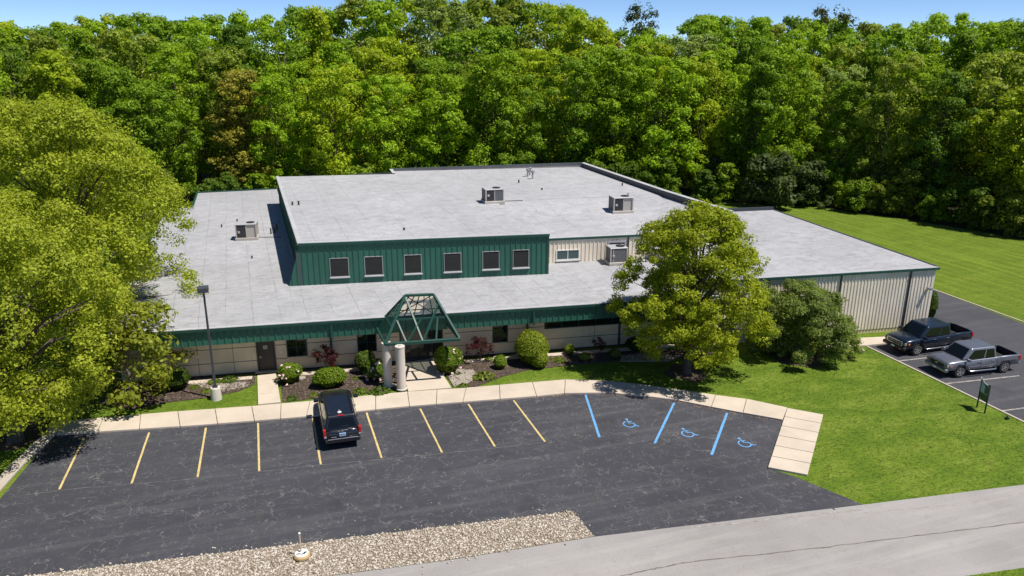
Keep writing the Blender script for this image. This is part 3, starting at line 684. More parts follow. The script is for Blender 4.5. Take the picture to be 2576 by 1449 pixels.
    def slab(a, b_, z0a, z1a, z0b, z1b, t, mo, mi):
        a = Vector((*a, 0)); b_ = Vector((*b_, 0)); d = (b_-a).normalized(); n = Vector((d.y, -d.x, 0))*t
        p.hexa([a+Vector((0, 0, z0a)), b_+Vector((0, 0, z0b)), b_+n+Vector((0, 0, z0b)), a+n+Vector((0, 0, z0a)), a+Vector((0, 0, z1a)), b_+Vector((0, 0, z1b)), b_+n+Vector((0, 0, z1b)), a+n+Vector((0, 0, z1a))], mi)
        q = n*.35
        p.hexa([v for v in (a-q+Vector((0, 0, z1a)), b_-q+Vector((0, 0, z1b)), b_+n+q+Vector((0, 0, z1b)), a+n+q+Vector((0, 0, z1a)), a-q+Vector((0, 0, z1a+.035)), b_-q+Vector((0, 0, z1b+.035)), b_+n+q+Vector((0, 0, z1b+.035)), a+n+q+Vector((0, 0, z1a+.035)))], mo)
    slab((34.15, bkM(34.15)), (13.3, bkM(13.3)), 6.4, 6.95, 6.4, 6.72, .22, M['slate'], M['parapet_in'])
    slab((13.35, bkM(13.3)), (13.3, 79.2), 6.4, 6.72, 6.4, 6.6, -.2, M['edge'], M['parapet'])
    slab((34.5, 50.3), (34.1, 60.5), 4.3, 6.98, 4.3, 6.965, .25, M['edge'], M['parapet'])
    slab((34.1, 60.52), (34.1, 78.4), 4.3, 6.965, 4.3, 6.94, .25, M['edge'], M['parapet'])
    slab((13.3, 79.5), (9.5, 79.9), 6.4, 6.58, 6.4, 6.56, .16, M['parapet'], M['parapet'])
    p.build('parapet', None, B)
    # back and side walls under the upper roof
    bw = MB(); bw.hexa([(1.9, 80.8, 0), (13.3, 79.2, 0), (13.3, 79.5, 0), (1.9, 81.1, 0), (1.9, 80.8, 6.5), (13.3, 79.2, 6.5), (13.3, 79.5, 6.5), (1.9, 81.1, 6.5)])
    bw.hexa([(13.35, 81.4, 0), (34.3, 78.3, 0), (34.3, 78.55, 0), (13.35, 81.65, 0), (13.35, 81.4, 6.5), (34.3, 78.3, 6.5), (34.3, 78.55, 6.5), (13.35, 81.65, 6.5)])
    bw.build('back_wall', M['beige'], B)
    # ---- right wing
    g = MB(); FA.box(g, LX1, 44.3, .28, 4.42, -.2, 0, M['beige']); FA.box(g, LX1, 44.28, 0, .28, -.2, -.03, M['panel']); x = LX1+.05
    while x < 44.2:
        g.hexa([FA.p(x, .28, 0), FA.p(x+.11, .28, 0), FA.p(x+.085, .28, .04), FA.p(x+.025, .28, .04), FA.p(x, 4.42, 0), FA.p(x+.11, 4.42, 0), FA.p(x+.085, 4.42, .04), FA.p(x+.025, 4.42, .04)], M['beige']); x += .25
    c = FA.p(44.3, 0)
    def sw(x0, y0, x1, y1, m): 
        d = Vector((x1-x0, y1-y0, 0)).normalized(); n = Vector((-d.y, d.x, 0))*.2
        g.hexa([(x0, y0, 0), (x1, y1, 0), (x1+n.x, y1+n.y, 0), (x0+n.x, y0+n.y, 0), (x0, y0, 4.42), (x1, y1, 4.42), (x1+n.x, y1+n.y, 4.42), (x0+n.x, y0+n.y, 4.42)], m)
    sw(c.x, c.y+.2, 45.5, 59.5, M['beige']); sw(45.5, 59.5, 34.4, 60.8, M['beige'])
    sw(LX1, BG.p(LX1, 0).y, LX1, FA.p(LX1, 0).y+.2, M['beige'])
    g.build('wing_wall', None, B)
    r = MB(); r.add([FA.p(LX1-.05, 4.56, .1), FA.p(44.4, 4.56, .1), (45.62, 59.6, 4.62), (34.4, 60.9, 4.62), (34.4, BG.p(34.4, 0).y, 4.62), (LX1-.05, BG.p(LX1, 0).y, 4.62)], [(0, 1, 2, 3, 4, 5)]); r.build('wing_roof', M['roof'], B)
    t = MB(); FA.box(t, LX1-.1, 44.45, 4.40, 4.55, -.05, .16, M['dgreen']); FA.box(t, LX1-.1, 44.46, 4.55, 4.58, -.12, .05, M['edge'])
    t.hexa([(44.35, c.y, 4.40), (44.5, c.y, 4.40), (45.72, 59.6, 4.40), (45.55, 59.6, 4.40), (44.35, c.y, 4.60), (44.5, c.y, 4.60), (45.72, 59.6, 4.66), (45.55, 59.6, 4.66)], M['parapet'])
    t.hexa([(34.6, 60.75, 4.4), (45.6, 59.55, 4.4), (45.6, 59.8, 4.4), (34.6, 61.0, 4.4), (34.6, 60.75, 4.95), (45.6, 59.55, 4.9), (45.6, 59.8, 4.9), (34.6, 61.0, 4.95)], M['parapet'])
    t.build('wing_roof_trim', None, B)
    # ---- downpipes
    def dpipe(wl, x, z0, z1, m, o=.12, w_=.06):
        d = MB(); wl.box(d, x-w_, x+w_, z0, z1, o-.02, o+.09, M[m])
        for z in (z0+.4, z1-.4): wl.box(d, x-w_-.03, x+w_+.03, z, z+.05, o-.06, o+.1, M[m])
        d.build('downpipe', None, B)
    for x in (3.35, 15.66, 21.9): 
        dpipe(FA, x, 2.36, 3.4, 'dgreen', .06); dpipe(FW, x, .1, 2.46, 'dgreen', .03)
    for x in (31.6, 36.95, 42.3): dpipe(FA, x, .1, 4.42, 'joint', .05, .03)
    dpipe(BG, 26.25, 3.7, 5.4, 'joint', .05, .04)
    # wall light on the wing
    l = MB(); FA.box(l, 43.75, 43.93, 2.95, 3.15, .05, .12, M['steel']); FA.box(l, 43.72, 43.96, 3.05, 3.17, .12, .40, M['steel']); FA.box(l, 43.78, 43.9, 2.78, 3.05, .28, .38, M['white']); l.build('wall_light', None, B, bevel=.012)
    # ---- windows and doors of the office front
    win(FW, .71, 1.91, .90, 2.15, cols=2, rows=2, fm='frame_d', sill=False)
    win(FW, 4.92, 6.09, .88, 2.13, cols=2, rows=2, fm='frame_d', sill=False)
    win(FW, 13.39, 14.38, .86, 2.15, cols=2, rows=2, fm='frame_d', sill=False)
    win(FW, 16.8, 26.0, 1.56, 2.40, cols=8, fm='frame_d', sill=False)
    d = MB(); FW.box(d, -.95, -.08, .14, 2.10, -.02, .05); D = d.build('door', M['door'], B, bevel=.01, seg=1)
    fr = MB()
    FW.box(fr, -1.05, -.95, .1, 2.18, -.02, .08); FW.box(fr, -.08, .03, .1, 2.18, -.02, .08); FW.box(fr, -.95, -.08, 2.10, 2.18, -.02, .077); fr.build('frame', M['joint'], D)
    h = MB(); FW.box(h, -.88, -.82, 1.0, 1.12, .05, .11); h.tube([FW.p(-.85, 1.06, .11), FW.p(-.72, 1.06, .12)], .018); h.build('handle', M['steel'], D)
    n = MB(); FW.box(n, -.64, -.40, 1.55, 1.78, .05, .058, M['frame_w'])
    for i in range(3): FW.box(n, -.60, -.44, 1.60+i*.06, 1.615+i*.06, .058, .060, M['joint'])
    n.build('notice', None, D)
    st = MB(); FW.box(st, -1.2, .2, .10, .16, 0, .35); st.build('doorstep', M['kerb'], B)
    e = win(FW, 7.5, 10.2, .13, 2.42, name='entrance_door', cols=4, fm='frame_d', sill=False, gm='glass_dark', fw=.09)
    h = MB()
    for x in (8.78, 8.93): h.tube([FW.p(x, .9, .09), FW.p(x, 1.35, .09)], .02)
    h.build('handle', M['steel'], e)
    # small electrical bits on the wall
    for x, z, s_ in [(-4.4, 1.35, .07), (.38, 1.25, .09), (3.9, 1.35, .06)]:
        q = MB(); FW.box(q, x-s_/2, x+s_/2, z-s_*.8, z+s_*.8, 0, .05); q.build('wall_socket', M['white'], B, bevel=.008)
    # ---- entrance canopy: hipped greenhouse frame on two columns
    FL, FR, BL, BR = Vector((6.05, 41.15, 2.8)), Vector((10.3, 40.66, 2.8)), Vector((6.0, 44.3, 2.8)), Vector((10.25, 43.8, 2.8))
    RL, RR = Vector((7.62, 43.0, 5.02)), Vector((9.30, 42.82, 4.98))
    f = MB()
    for a, c_, w_ in [(FL, FR, .17), (FL, BL, .13), (FR, BR, .13), (FL, RL, .14), (FR, RR, .14), (RL, RR, .14), (BL, RL, .11), (BR, RR, .11), (BL, BR, .10)]: f.bar(a, c_, w_, w_*1.1)
    CN = f.build('entrance_canopy', M['dgreen'], B, bevel=.012, seg=1)
    ra = MB()
    for A, Bq, T in [(FL, BL, RL), (FR, BR, RR)]:
        for i in range(1, 10):
            t = i/10; p0 = A.lerp(Bq, t)
            # rafters run parallel up the end faces to the nearer hip
            q = A.lerp(T, t*2) if t <= .5 else Bq.lerp(T, (1-t)*2)
            ra.bar(p0, q, .035, .05)
    for i in range(1, 6):
        t = i/6; ra.bar(BL.lerp(BR, t), RL.lerp(RR, t), .045, .06)
    ra.build('rafter', M['dgreen'], CN)
    tr = MB(); md = lambda a, b_, t: a.lerp(b_, t)
    hL, hR = md(FL, RL, .48), md(FR, RR, .48); inn = Vector((0, .06, 0))
    tr.bar(hL+inn, hR+inn, .10)
    b1, b2 = md(FL, FR, .28), md(FL, FR, .50)
    tr.bar(md(RL, RR, 0)+Vector((0, -.02, -.08)), b2, .10); tr.bar(md(FR, RR, .80), b2+Vector((.02, 0, 0)), .10)
    tr.bar(hL+Vector((.1, .06, 0)), b1, .09); tr.bar(md(hL, hR, .5), b1+Vector((.03, 0, 0)), .09); tr.bar(md(hL, hR, .82), md(FL, FR, .68), .09)
    for A_, B_, T_ in [(FL, BL, RL), (FR, BR, RR)]:
        for q_ in (.33, .66): tr.bar(md(A_, T_, q_), md(B_, T_, q_), .05)
    tr.bar(md(BL, RL, .5), md(BR, RR, .5), .05); tr.bar(BL, RR, .05); tr.bar(BR, RL, .05)
    tr.build('truss', M['dgreen'], CN)
    gl = MB()
    gl.add([FL, BL, RL], [(0, 1, 2)]); gl.add([FR, RR, BR], [(0, 1, 2)]); gl.add([BL, BR, RR, RL], [(0, 1, 2, 3)])
    k = NT('canopy_glass'); k.col((.5, .6, .58)); k.b.inputs['Roughness'].default_value = .08
    tp = k.new('BsdfTransparent'); tp.inputs[0].default_value = (.68, .78, .75, 1); mx = k.new('MixShader'); fr_ = k.new('Fresnel'); fr_.inputs[0].default_value = 1.5
    gg = k.new('BsdfGlossy'); gg.inputs['Roughness'].default_value = .05
    k.l(k.math('MULTIPLY', fr_.outputs[0], .7), mx.inputs[0]); k.l(tp.outputs[0], mx.inputs[1]); k.l(gg.outputs[0], mx.inputs[2]); k.l(mx.outputs[0], k.n['Material Output'].inputs['Surface'])
    gl.build('glazing', k.m, CN)
    for x, y, r_, zt_ in [(6.14, 41.42, .26, 2.70), (6.80, 40.72, .265, 2.68)]:
        c_ = MB(); c_.lathe([(r_+.05, 0), (r_+.05, .06), (r_, .08), (r_, zt_-.08), (r_+.015, zt_-.07), (r_+.015, zt_)], (x, y, .1), 28); c_.tube([(x, y, zt_+.08), (x, y, zt_+.16)], .09)
        c_.build('column', M['white_conc'], CN, smooth=False)
    # gooseneck bits and small roof vents are part of the roofs
    for x, y in [(26.64, 74.46), (26.1, 73.6), (26.14, 72.24)]:
        v = MB(); v.tube([(x, y, 6.4), (x, y, 7.15)], .10, 10, M['unit']); v.lathe([(.2, 0), (.2, .14), (.05, .22)], (x, y, 7.15), 12, M['steel']); v.build('roof_vent', None, B)
    for x, y, h in [(24.04, 70.39, .35), (2.5, 65.4, .35), (3.0, 65.3, .4), (9.6, 53.5, .25), (21.5, 58.5, .3), (33.0, 66, .3), (24.8, 66.0, .25), (31.0, 60.8, .3)]:
        zz = 6.45 if not (y < 60 and x > 19) else 5.9
        v = MB(); v.tube([(x, y, zz), (x, y, zz+h)], .07, 8, M['dark']); v.build('vent_pipe', None, B)
    for x, y, h in [(.62, 67.94, .5), (.93, 68.16, .75), (1.16, 69.2, .55), (-3.5, 72, .25), (-2.2, 74, .25), (-1.0, 60, .2)]:
        v = MB(); v.tube([(x, y, 3.55), (x, y, 3.62+h)], .06, 8, M['dark']); v.build('vent_pipe', None, B)
M['glass_teal'] = m_glass('glass_teal', (.05, .09, .09), .1)
building()

def ac_unit(loc, w, d, h, rz, label, split=.5, first='coil_d', second='coil'):
    t = tag(empty('rooftop_ac_unit', loc, rz), label, 'air conditioner', 'rooftop air conditioning units')
    c = MB(); c.box(-w/2-.12, w/2+.12, -d/2-.12, d/2+.12, -.06, .22); c.build('roof_curb', M['unit'], t, bevel=.02, seg=1)
    c = MB(); c.box(-w/2+.03, w/2-.03, -d/2+.03, d/2-.03, .22, .22+h-.05); body = c.build('cabinet', M['unit'], t, bevel=.015, seg=1)
    xm = -w/2+w*split
    for x in (-w/2, w/2):
        for y in (-d/2, d/2): one('box', x-.045, x+.045, y-.045, y+.045, .22, .22+h-.06).build('corner_post', M['unit'], t)
    one('box', xm-.03, xm+.03, -d/2-.012, -d/2+.03, .22, .22+h-.06).build('middle_post', M['unit'], t)
    for a, b_, m in [(-w/2+.045, xm-.03, first), (xm+.03, w/2-.045, second)]:
        if not m: continue
        g = MB(); g.box(a, b_, -d/2, -d/2+.04, .27, .22+h-.10, M[m])
        n = int((h-.15)/.075)
        for i in range(n): g.box(a+.01, b_-.01, -d/2-.012, -d/2, .29+i*.075, .305+i*.075, M['coil'] if m == 'coil_d' else M['steel'])
        g.build('coil_grille', None, t)
    g = MB(); g.box(-w/2, -w/2+.04, -d/2+.05, d/2-.05, .27, .22+h-.1, M['coil']); g.build('side_grille', None, t)
    l = MB(); l.box(-w/2-.05, w/2+.05, -d/2-.05, d/2+.05, .22+h-.06, .22+h, M['frame_w']); tp = l.build('top_panel', None, t, bevel=.015, seg=1)
    f = MB(); f.lathe([(.34, .0), (.34, .05), (.30, .06), (.05, .06)], (w*.2, 0, .22+h), 20, M['coil_d']); f.build('fan_guard', None, tp)
    bx = MB(); bx.box(-w/2+.12, -w/2+.30, -d/2-.05, -d/2-.013, .62, .80, M['unit']); bx.build('control_box', None, t, bevel=.01, seg=1)
    cp = MB(); cp.tube([(w/2+.1, 0, .08), (w/2+1.1, .05, .05), (w/2+1.9, -.05, .05)], .035, 6); cp.build('conduit', M['coil'], t)
    return t
ac_unit((-1.28, 66.75, ZL), 1.6, 1.25, 1.15, -.12, 'beige air conditioner on the low left roof wing with dark half grille', .5, 'coil_d', None)
ac_unit((18.75, 61.7, 6.5), 1.5, 1.3, 1.0, -.05, 'air conditioner in the middle of the upper roof with an open side panel')
ac_unit((28.4, 56.9, 6.02), 1.6, 1.25, 1.1, -.12, 'air conditioner on the upper roof above and behind the lawn maple', .5, 'coil_d', None)
ac_unit((24.95, 50.3, ZL), 1.25, 1.05, 1.1, -.12, 'air conditioner standing against the beige upper wall beside small window', .15, 'coil_d', 'coil')
# ------------------------------------------------------------------ trees and shrubs
def leaf_quads(Cn, Nn, size, asp=.62, r=rng):
    n = len(Cn); a = r.normal(0, 1, (n, 3)); a -= Nn*(a*Nn).sum(1, keepdims=True); a /= np.linalg.norm(a, axis=1, keepdims=True)+1e-9
    b = np.cross(Nn, a); L = (size*r.uniform(.65, 1.3, n))[:, None]; W_ = L*asp
    bend = Nn*L*.25
    V = np.stack([Cn-a*L, Cn+b*W_-bend*.6, Cn+a*L, Cn-b*W_-bend*.6], 1).reshape(-1, 3)
    return V, np.arange(4*n).reshape(-1, 4)
def unit(n, r): 
    d = r.normal(0, 1, (n, 3)); return d/np.linalg.norm(d, axis=1, keepdims=True)
def crown_points(r, R, z0, z1, nb, nc, nl, br, cr, prof, core=.15, flat=.7, airy=0.0):
    """boughs > clumps > leaves; returns leaf centres, normals and bough centres"""
    boughs = []
    H = z1-z0
    for i in range(nb):
        t = ((i+.5)/nb)**.9; t = min(.97, max(.02, t+r.normal(0, .04)))
        ang = i*2.399963+r.normal(0, .35); rad = R*prof(t)*(r.uniform(.62, .92) if i % 4 else r.uniform(.15, .55))
        boughs.append((math.cos(ang)*rad, math.sin(ang)*rad, z0+H*t))
    boughs = np.array(boughs); Cs, Ns = [], []
    mid = np.array([0, 0, z0+H*.42])
    for b in boughs:
        bs = br*r.uniform(.75, 1.25)
        out = b-mid; out /= np.linalg.norm(out)+1e-9
        d = unit(nc, r)+out*.55+np.array([0, 0, .35]); d /= np.linalg.norm(d, axis=1, keepdims=True)
        cc = b+d*bs*r.uniform(.55, 1.05, (nc, 1))*np.array([1, 1, .8])
        for c, dd in zip(cc, d):
            m = int(nl*r.uniform(.6, 1.35)); cs = cr*r.uniform(.7, 1.3)
            e = unit(m, r); e[:, 2] *= flat
            p = c+e*cs*(r.uniform(.12, 1.0, (m, 1))**.4)
            nn = e*.8+dd*.35+np.array([0, 0, .35])+r.normal(0, .38, (m, 3)); nn /= np.linalg.norm(nn, axis=1, keepdims=True)
            Cs.append(p); Ns.append(nn)
    k = int(len(Cs)*nl*core)
    if k:
        t = r.uniform(.05, .85, k); a = r.uniform(0, 2*PI, k); rr = np.sqrt(r.uniform(0, 1, k))*R*.62*np.array([prof(x) for x in t])
        Cs.append(np.stack([np.cos(a)*rr, np.sin(a)*rr, z0+H*t], 1)); Ns.append(unit(k, r))
    return np.concatenate(Cs), np.concatenate(Ns), boughs
P_OVAL = lambda t: math.sin(PI*min(1, max(0, .12+.80*t)))**.65
P_MAPLE = lambda t: float(np.interp(t, [0, .08, .22, .45, .67, .88, 1], [.45, .72, 1.0, .92, .76, .48, .2]))
P_EGG = lambda t: (1-t*.93)**.55*min(1, .55+t*3)
P_WIDE = lambda t: math.sqrt(max(0.0, 1-(t*1.0-.28)**2/.56))
P_ROUND = lambda t: math.sqrt(max(0.02, 1-(2*t-1)**2*.94))
def trunk_mesh(r, H, base, boughs, rad, lean=.3, limbs=.75, mat=None):
    m = MB(); n = 6; pts = [Vector((lean*math.sin(i*1.3)*(i/n), lean*math.cos(i*.9+1)*(i/n)-lean*(i/n)*.5, H*.8*i/n)) for i in range(n+1)]
    rads = [rad*(1.35 if i == 0 else 1-.82*i/n) for i in range(n+1)]
    m.tube([pts[0]-Vector((0, 0, .15))]+pts, [rads[0]*1.25]+rads, 9)
    for b in boughs:
        if r.random() > limbs: continue
        b = Vector(b); f = min(.92, max(.2, (b.z*.55)/(H*.8))); i = int(f*n); q = pts[i].lerp(pts[min(n, i+1)], f*n-i)
        md = q.lerp(b, .5)+Vector((r.normal(0, .15), r.normal(0, .15), (b-q).length*.10)); rr = rad*(1-.8*f)*.55
        m.tube([q, md, q.lerp(b, .97)], [rr, rr*.65, rr*.25], 6)
    return m
class Kind: pass
def make_kind(seed, H, R, base, nb, nc, nl, br, cr, size, prof, rad=.22, core=.15, limbs=.7, bark='bark', leafm='leaf', asp=.62):
    r = np.random.default_rng(seed); k = Kind()
    Cn, Nn, bo = crown_points(r, R, base, H-br*.55, nb, nc, nl, br, cr, prof, core)
    V, Fq = leaf_quads(Cn, Nn, np.full(len(Cn), size), asp, r); k.crown = npmesh('crown', V, Fq, M[leafm])
    t = trunk_mesh(r, H, base, bo, rad, limbs=limbs); o = t.build('trunk', M[bark], None, smooth=True); k.trunk = o.data; bpy.data.objects.remove(o)
    k.H, k.R = H, R; return k
def plant(k, name, loc, scale, rz, color, label, cat, group=None, sz=None, tilt=(0, 0)):
    t = empty(name, loc, rz); t.scale = (scale, scale, sz or scale); t.rotation_euler = (tilt[0], tilt[1], rz); tag(t, label, cat, group)
    c = link('crown', k.crown, t); c.color = (*color, 1)
    w = link('trunk', k.trunk, t)
    return t
def woods():
    kinds = [make_kind(11, 20, 5.6, 2.5, 34, 9, 46, 1.55, .78, .19, P_OVAL),
             make_kind(12, 20, 5.0, 2.0, 36, 8, 46, 1.4, .74, .19, P_EGG),
             make_kind(13, 20, 6.4, 3.5, 38, 8, 46, 1.55, .80, .20, P_WIDE),
             make_kind(14, 20, 4.6, 2.2, 32, 9, 46, 1.35, .70, .18, P_OVAL),
             make_kind(15, 20, 5.8, 2.0, 40, 8, 46, 1.4, .75, .19, P_ROUND),
             make_kind(16, 20, 5.2, 7.0, 20, 8, 24, 1.4, .75, .18, P_ROUND, core=.05, limbs=1.0)]
    low = [make_kind(21, 6, 3.2, .3, 16, 9, 26, 1.15, .6, .22, P_ROUND, .10), make_kind(22, 6, 2.6, .2, 15, 9, 26, 1.0, .55, .20, P_EGG, .10)]
    cols = [('bright green', (.112, .168, .009), 34), ('mid green', (.086, .138, .010), 32), ('deep green', (.058, .098, .011), 13), ('yellow-green', (.142, .178, .010), 15), ('olive green', (.110, .138, .018), 9), ('pale grey-green', (.110, .145, .038), 6), ('golden brown', (.150, .140, .022), 2)]
    wts = np.array([c[2] for c in cols], float); wts /= wts.sum()
    edge = [(-72, 72), (-48, 80), (-26, 94), (-6, 98), (14, 96), (34, 93), (54, 88), (67, 82.5), (73, 72.5), (77, 63), (80, 52), (86, 40), (98, 28)]
    E = [Vector((*p, 0)) for p in edge]
    def off(i, d):
        a, b = E[max(0, i-1)], E[min(len(E)-1, i+1)]; t = (b-a).normalized(); n = Vector((-t.y, t.x, 0)); return E[i]+n*d
    rows = [('front', 3.0, 6.0, (15, 19.5)), ('second', 10, 6.4, (17.0, 20.5)), ('third', 17.5, 7.6, (19, 22.5)), ('fourth', 26, 8.4, (20.5, 24)), ('fifth', 36, 9.0, (21.5, 24.5)), ('rear', 48, 9.6, (22.0, 25.0))]
    # the skyline: tall over the middle of the view, lower at both sides
    def sky(px):
        xs = [-200, 0, 200, 350, 520, 660, 760, 900, 1150, 1400, 1500, 1640, 1760, 1850, 1960, 2080, 2160, 2290, 2420, 2560, 2800]
        ys = [60, 52, 62, 25, 55, 40, 5, -8, -15, -2, 42, 70, 45, 25, 55, 45, 64, 30, 68, 45, 50]
        return float(np.interp(px, xs, ys))
    recs = []
    for name, d, sp, hr in rows:
        P = [off(i, d) for i in range(len(E))]; acc = 0.0
        for i in range(len(P)-1):
            L = (P[i+1]-P[i]).length
            while acc < L:
                p = P[i].lerp(P[i+1], acc/L)+Vector((rng.normal(0, .9), rng.normal(0, 1.1), 0)); acc += sp*rng.uniform(.8, 1.2)
                x, y, z = PX((p.x, p.y, 12))
                if z < 5 or x < -330 or x > 2900: continue
                h = rng.uniform(*hr)
                top = PX((p.x, p.y, h))[1]; lim = sky(x)+rng.uniform(-18, 14)
                if name in ('fourth', 'fifth', 'rear') or top < lim:
                    # height that brings the top to the skyline
                    hh = h
                    for _ in range(12): hh += (PX((p.x, p.y, hh))[1]-lim)/F_PX*z
                    if name in ('fourth', 'fifth', 'rear'): h = min(max(hh, 15), 29)+rng.uniform(-1.0, 0.3)
                    else: h = min(h, hh)
                recs.append([name, p, h, x, int(rng.choice(len(cols), p=wts))])
            acc -= L
    # trees singled out by the photograph
    special = [('front', G(1985, 535), 12.0, 1985, 5), ('third', Vector((77, 96, 0)), 21.5, 1820, 4)]
    order = {}
    recs.sort(key=lambda q: q[3])
    names = ['first', 'second', 'third', 'fourth', 'fifth', 'sixth', 'seventh', 'eighth', 'ninth', 'tenth', 'eleventh', 'twelfth', 'thirteenth', 'fourteenth', 'fifteenth', 'sixteenth', 'seventeenth', 'eighteenth', 'nineteenth', 'twentieth']
    tens = {20: 'twent', 30: 'thirt', 40: 'fort'}
    def ORD(k): return names[k] if k < 20 else (tens[(k+1)//10*10]+'ieth' if (k+1) % 10 == 0 else tens[(k+1)//10*10]+'y-'+names[(k+1) % 10-1])
    for name, p, h, x, ci in recs:
        cn, c, _ = cols[ci]; key = (name, cn); order[key] = order.get(key, -1)+1
        kd = kinds[int(rng.integers(0, 5))]
        if name in ('third', 'fourth') and rng.random() < .12: kd = kinds[5]
        s = h/20; sx = s*rng.uniform(.9, 1.1) if h > 17 else s*rng.uniform(.98, 1.18)
        v = rng.uniform(2.05, 2.6); cc = tuple(q*v for q in c)
        place = {'front': 'in the front row at the wood edge', 'rear': 'in the rearmost row on the skyline'}.get(name, f'in the {name} row of the wood')
        plant(kd, 'forest_tree', p, sx, rng.uniform(0, 6.28), cc, f"{cn} tree, {ORD(order[key])} of its colour from left in the wood's {name} row", 'tree', 'trees of the wood behind the building', sz=s)
    # the bare-limbed tree that stands above the skyline and the pale bush beside the wing
    plant(kinds[5], 'forest_tree', (88, 105, 0), 1.15, 1.0, (.085, .10, .03), 'thin airy tree with bare limbs rising above the skyline right of centre', 'tree', 'trees of the wood behind the building', sz=1.28)
    plant(kinds[5], 'forest_tree', (64, 124, 0), 1.0, 2.0, (.07, .09, .03), 'thin airy tree with dark limbs breaking the skyline above the upper roof', 'tree', 'trees of the wood behind the building', sz=1.32)
    # undergrowth bushes along the edge of the wood
    acc = 0.0; P = [off(i, -1.0) for i in range(len(E))]; n = 0; bl = []
    for i in range(len(P)-1):
        L = (P[i+1]-P[i]).length
        while acc < L:
            p = P[i].lerp(P[i+1], acc/L)+Vector((rng.normal(0, .6), rng.normal(0, .6), 0)); acc += rng.uniform(2.6, 4.2)
            x, y, z = PX((p.x, p.y, 2))
            if z > 5 and -300 < x < 2850: bl.append((x, p))
        acc -= L
    bl.sort(key=lambda q: q[0]); cnt = {}
    for x, p in bl:
        ci = int(rng.choice([0, 1, 1, 2, 2, 4])); cn, c, _ = cols[ci]; cnt[cn] = cnt.get(cn, -1)+1
        s = rng.uniform(.5, 1.0)
        plant(low[int(rng.integers(0, 2))], 'undergrowth_bush', p, s, rng.uniform(0, 6), tuple(q*1.7 for q in c), f'{cn} bush low at the wood edge, {ORD(cnt[cn])} of that colour from left', 'bush', 'bushes along the edge of the wood')
    plant(low[0], 'undergrowth_bush', (61.5, 80.5, 0), 1.15, .4, (.10, .135, .045), 'large pale grey-green bush at the wood edge just above the wing roof', 'bush', 'bushes along the edge of the wood')
    plant(low[1], 'undergrowth_bush', (66, 79.5, 0), .95, 2.4, (.085, .12, .035), 'smaller pale bush right of the large grey-green one at the lawn corner', 'bush', 'bushes along the edge of the wood')
woods()

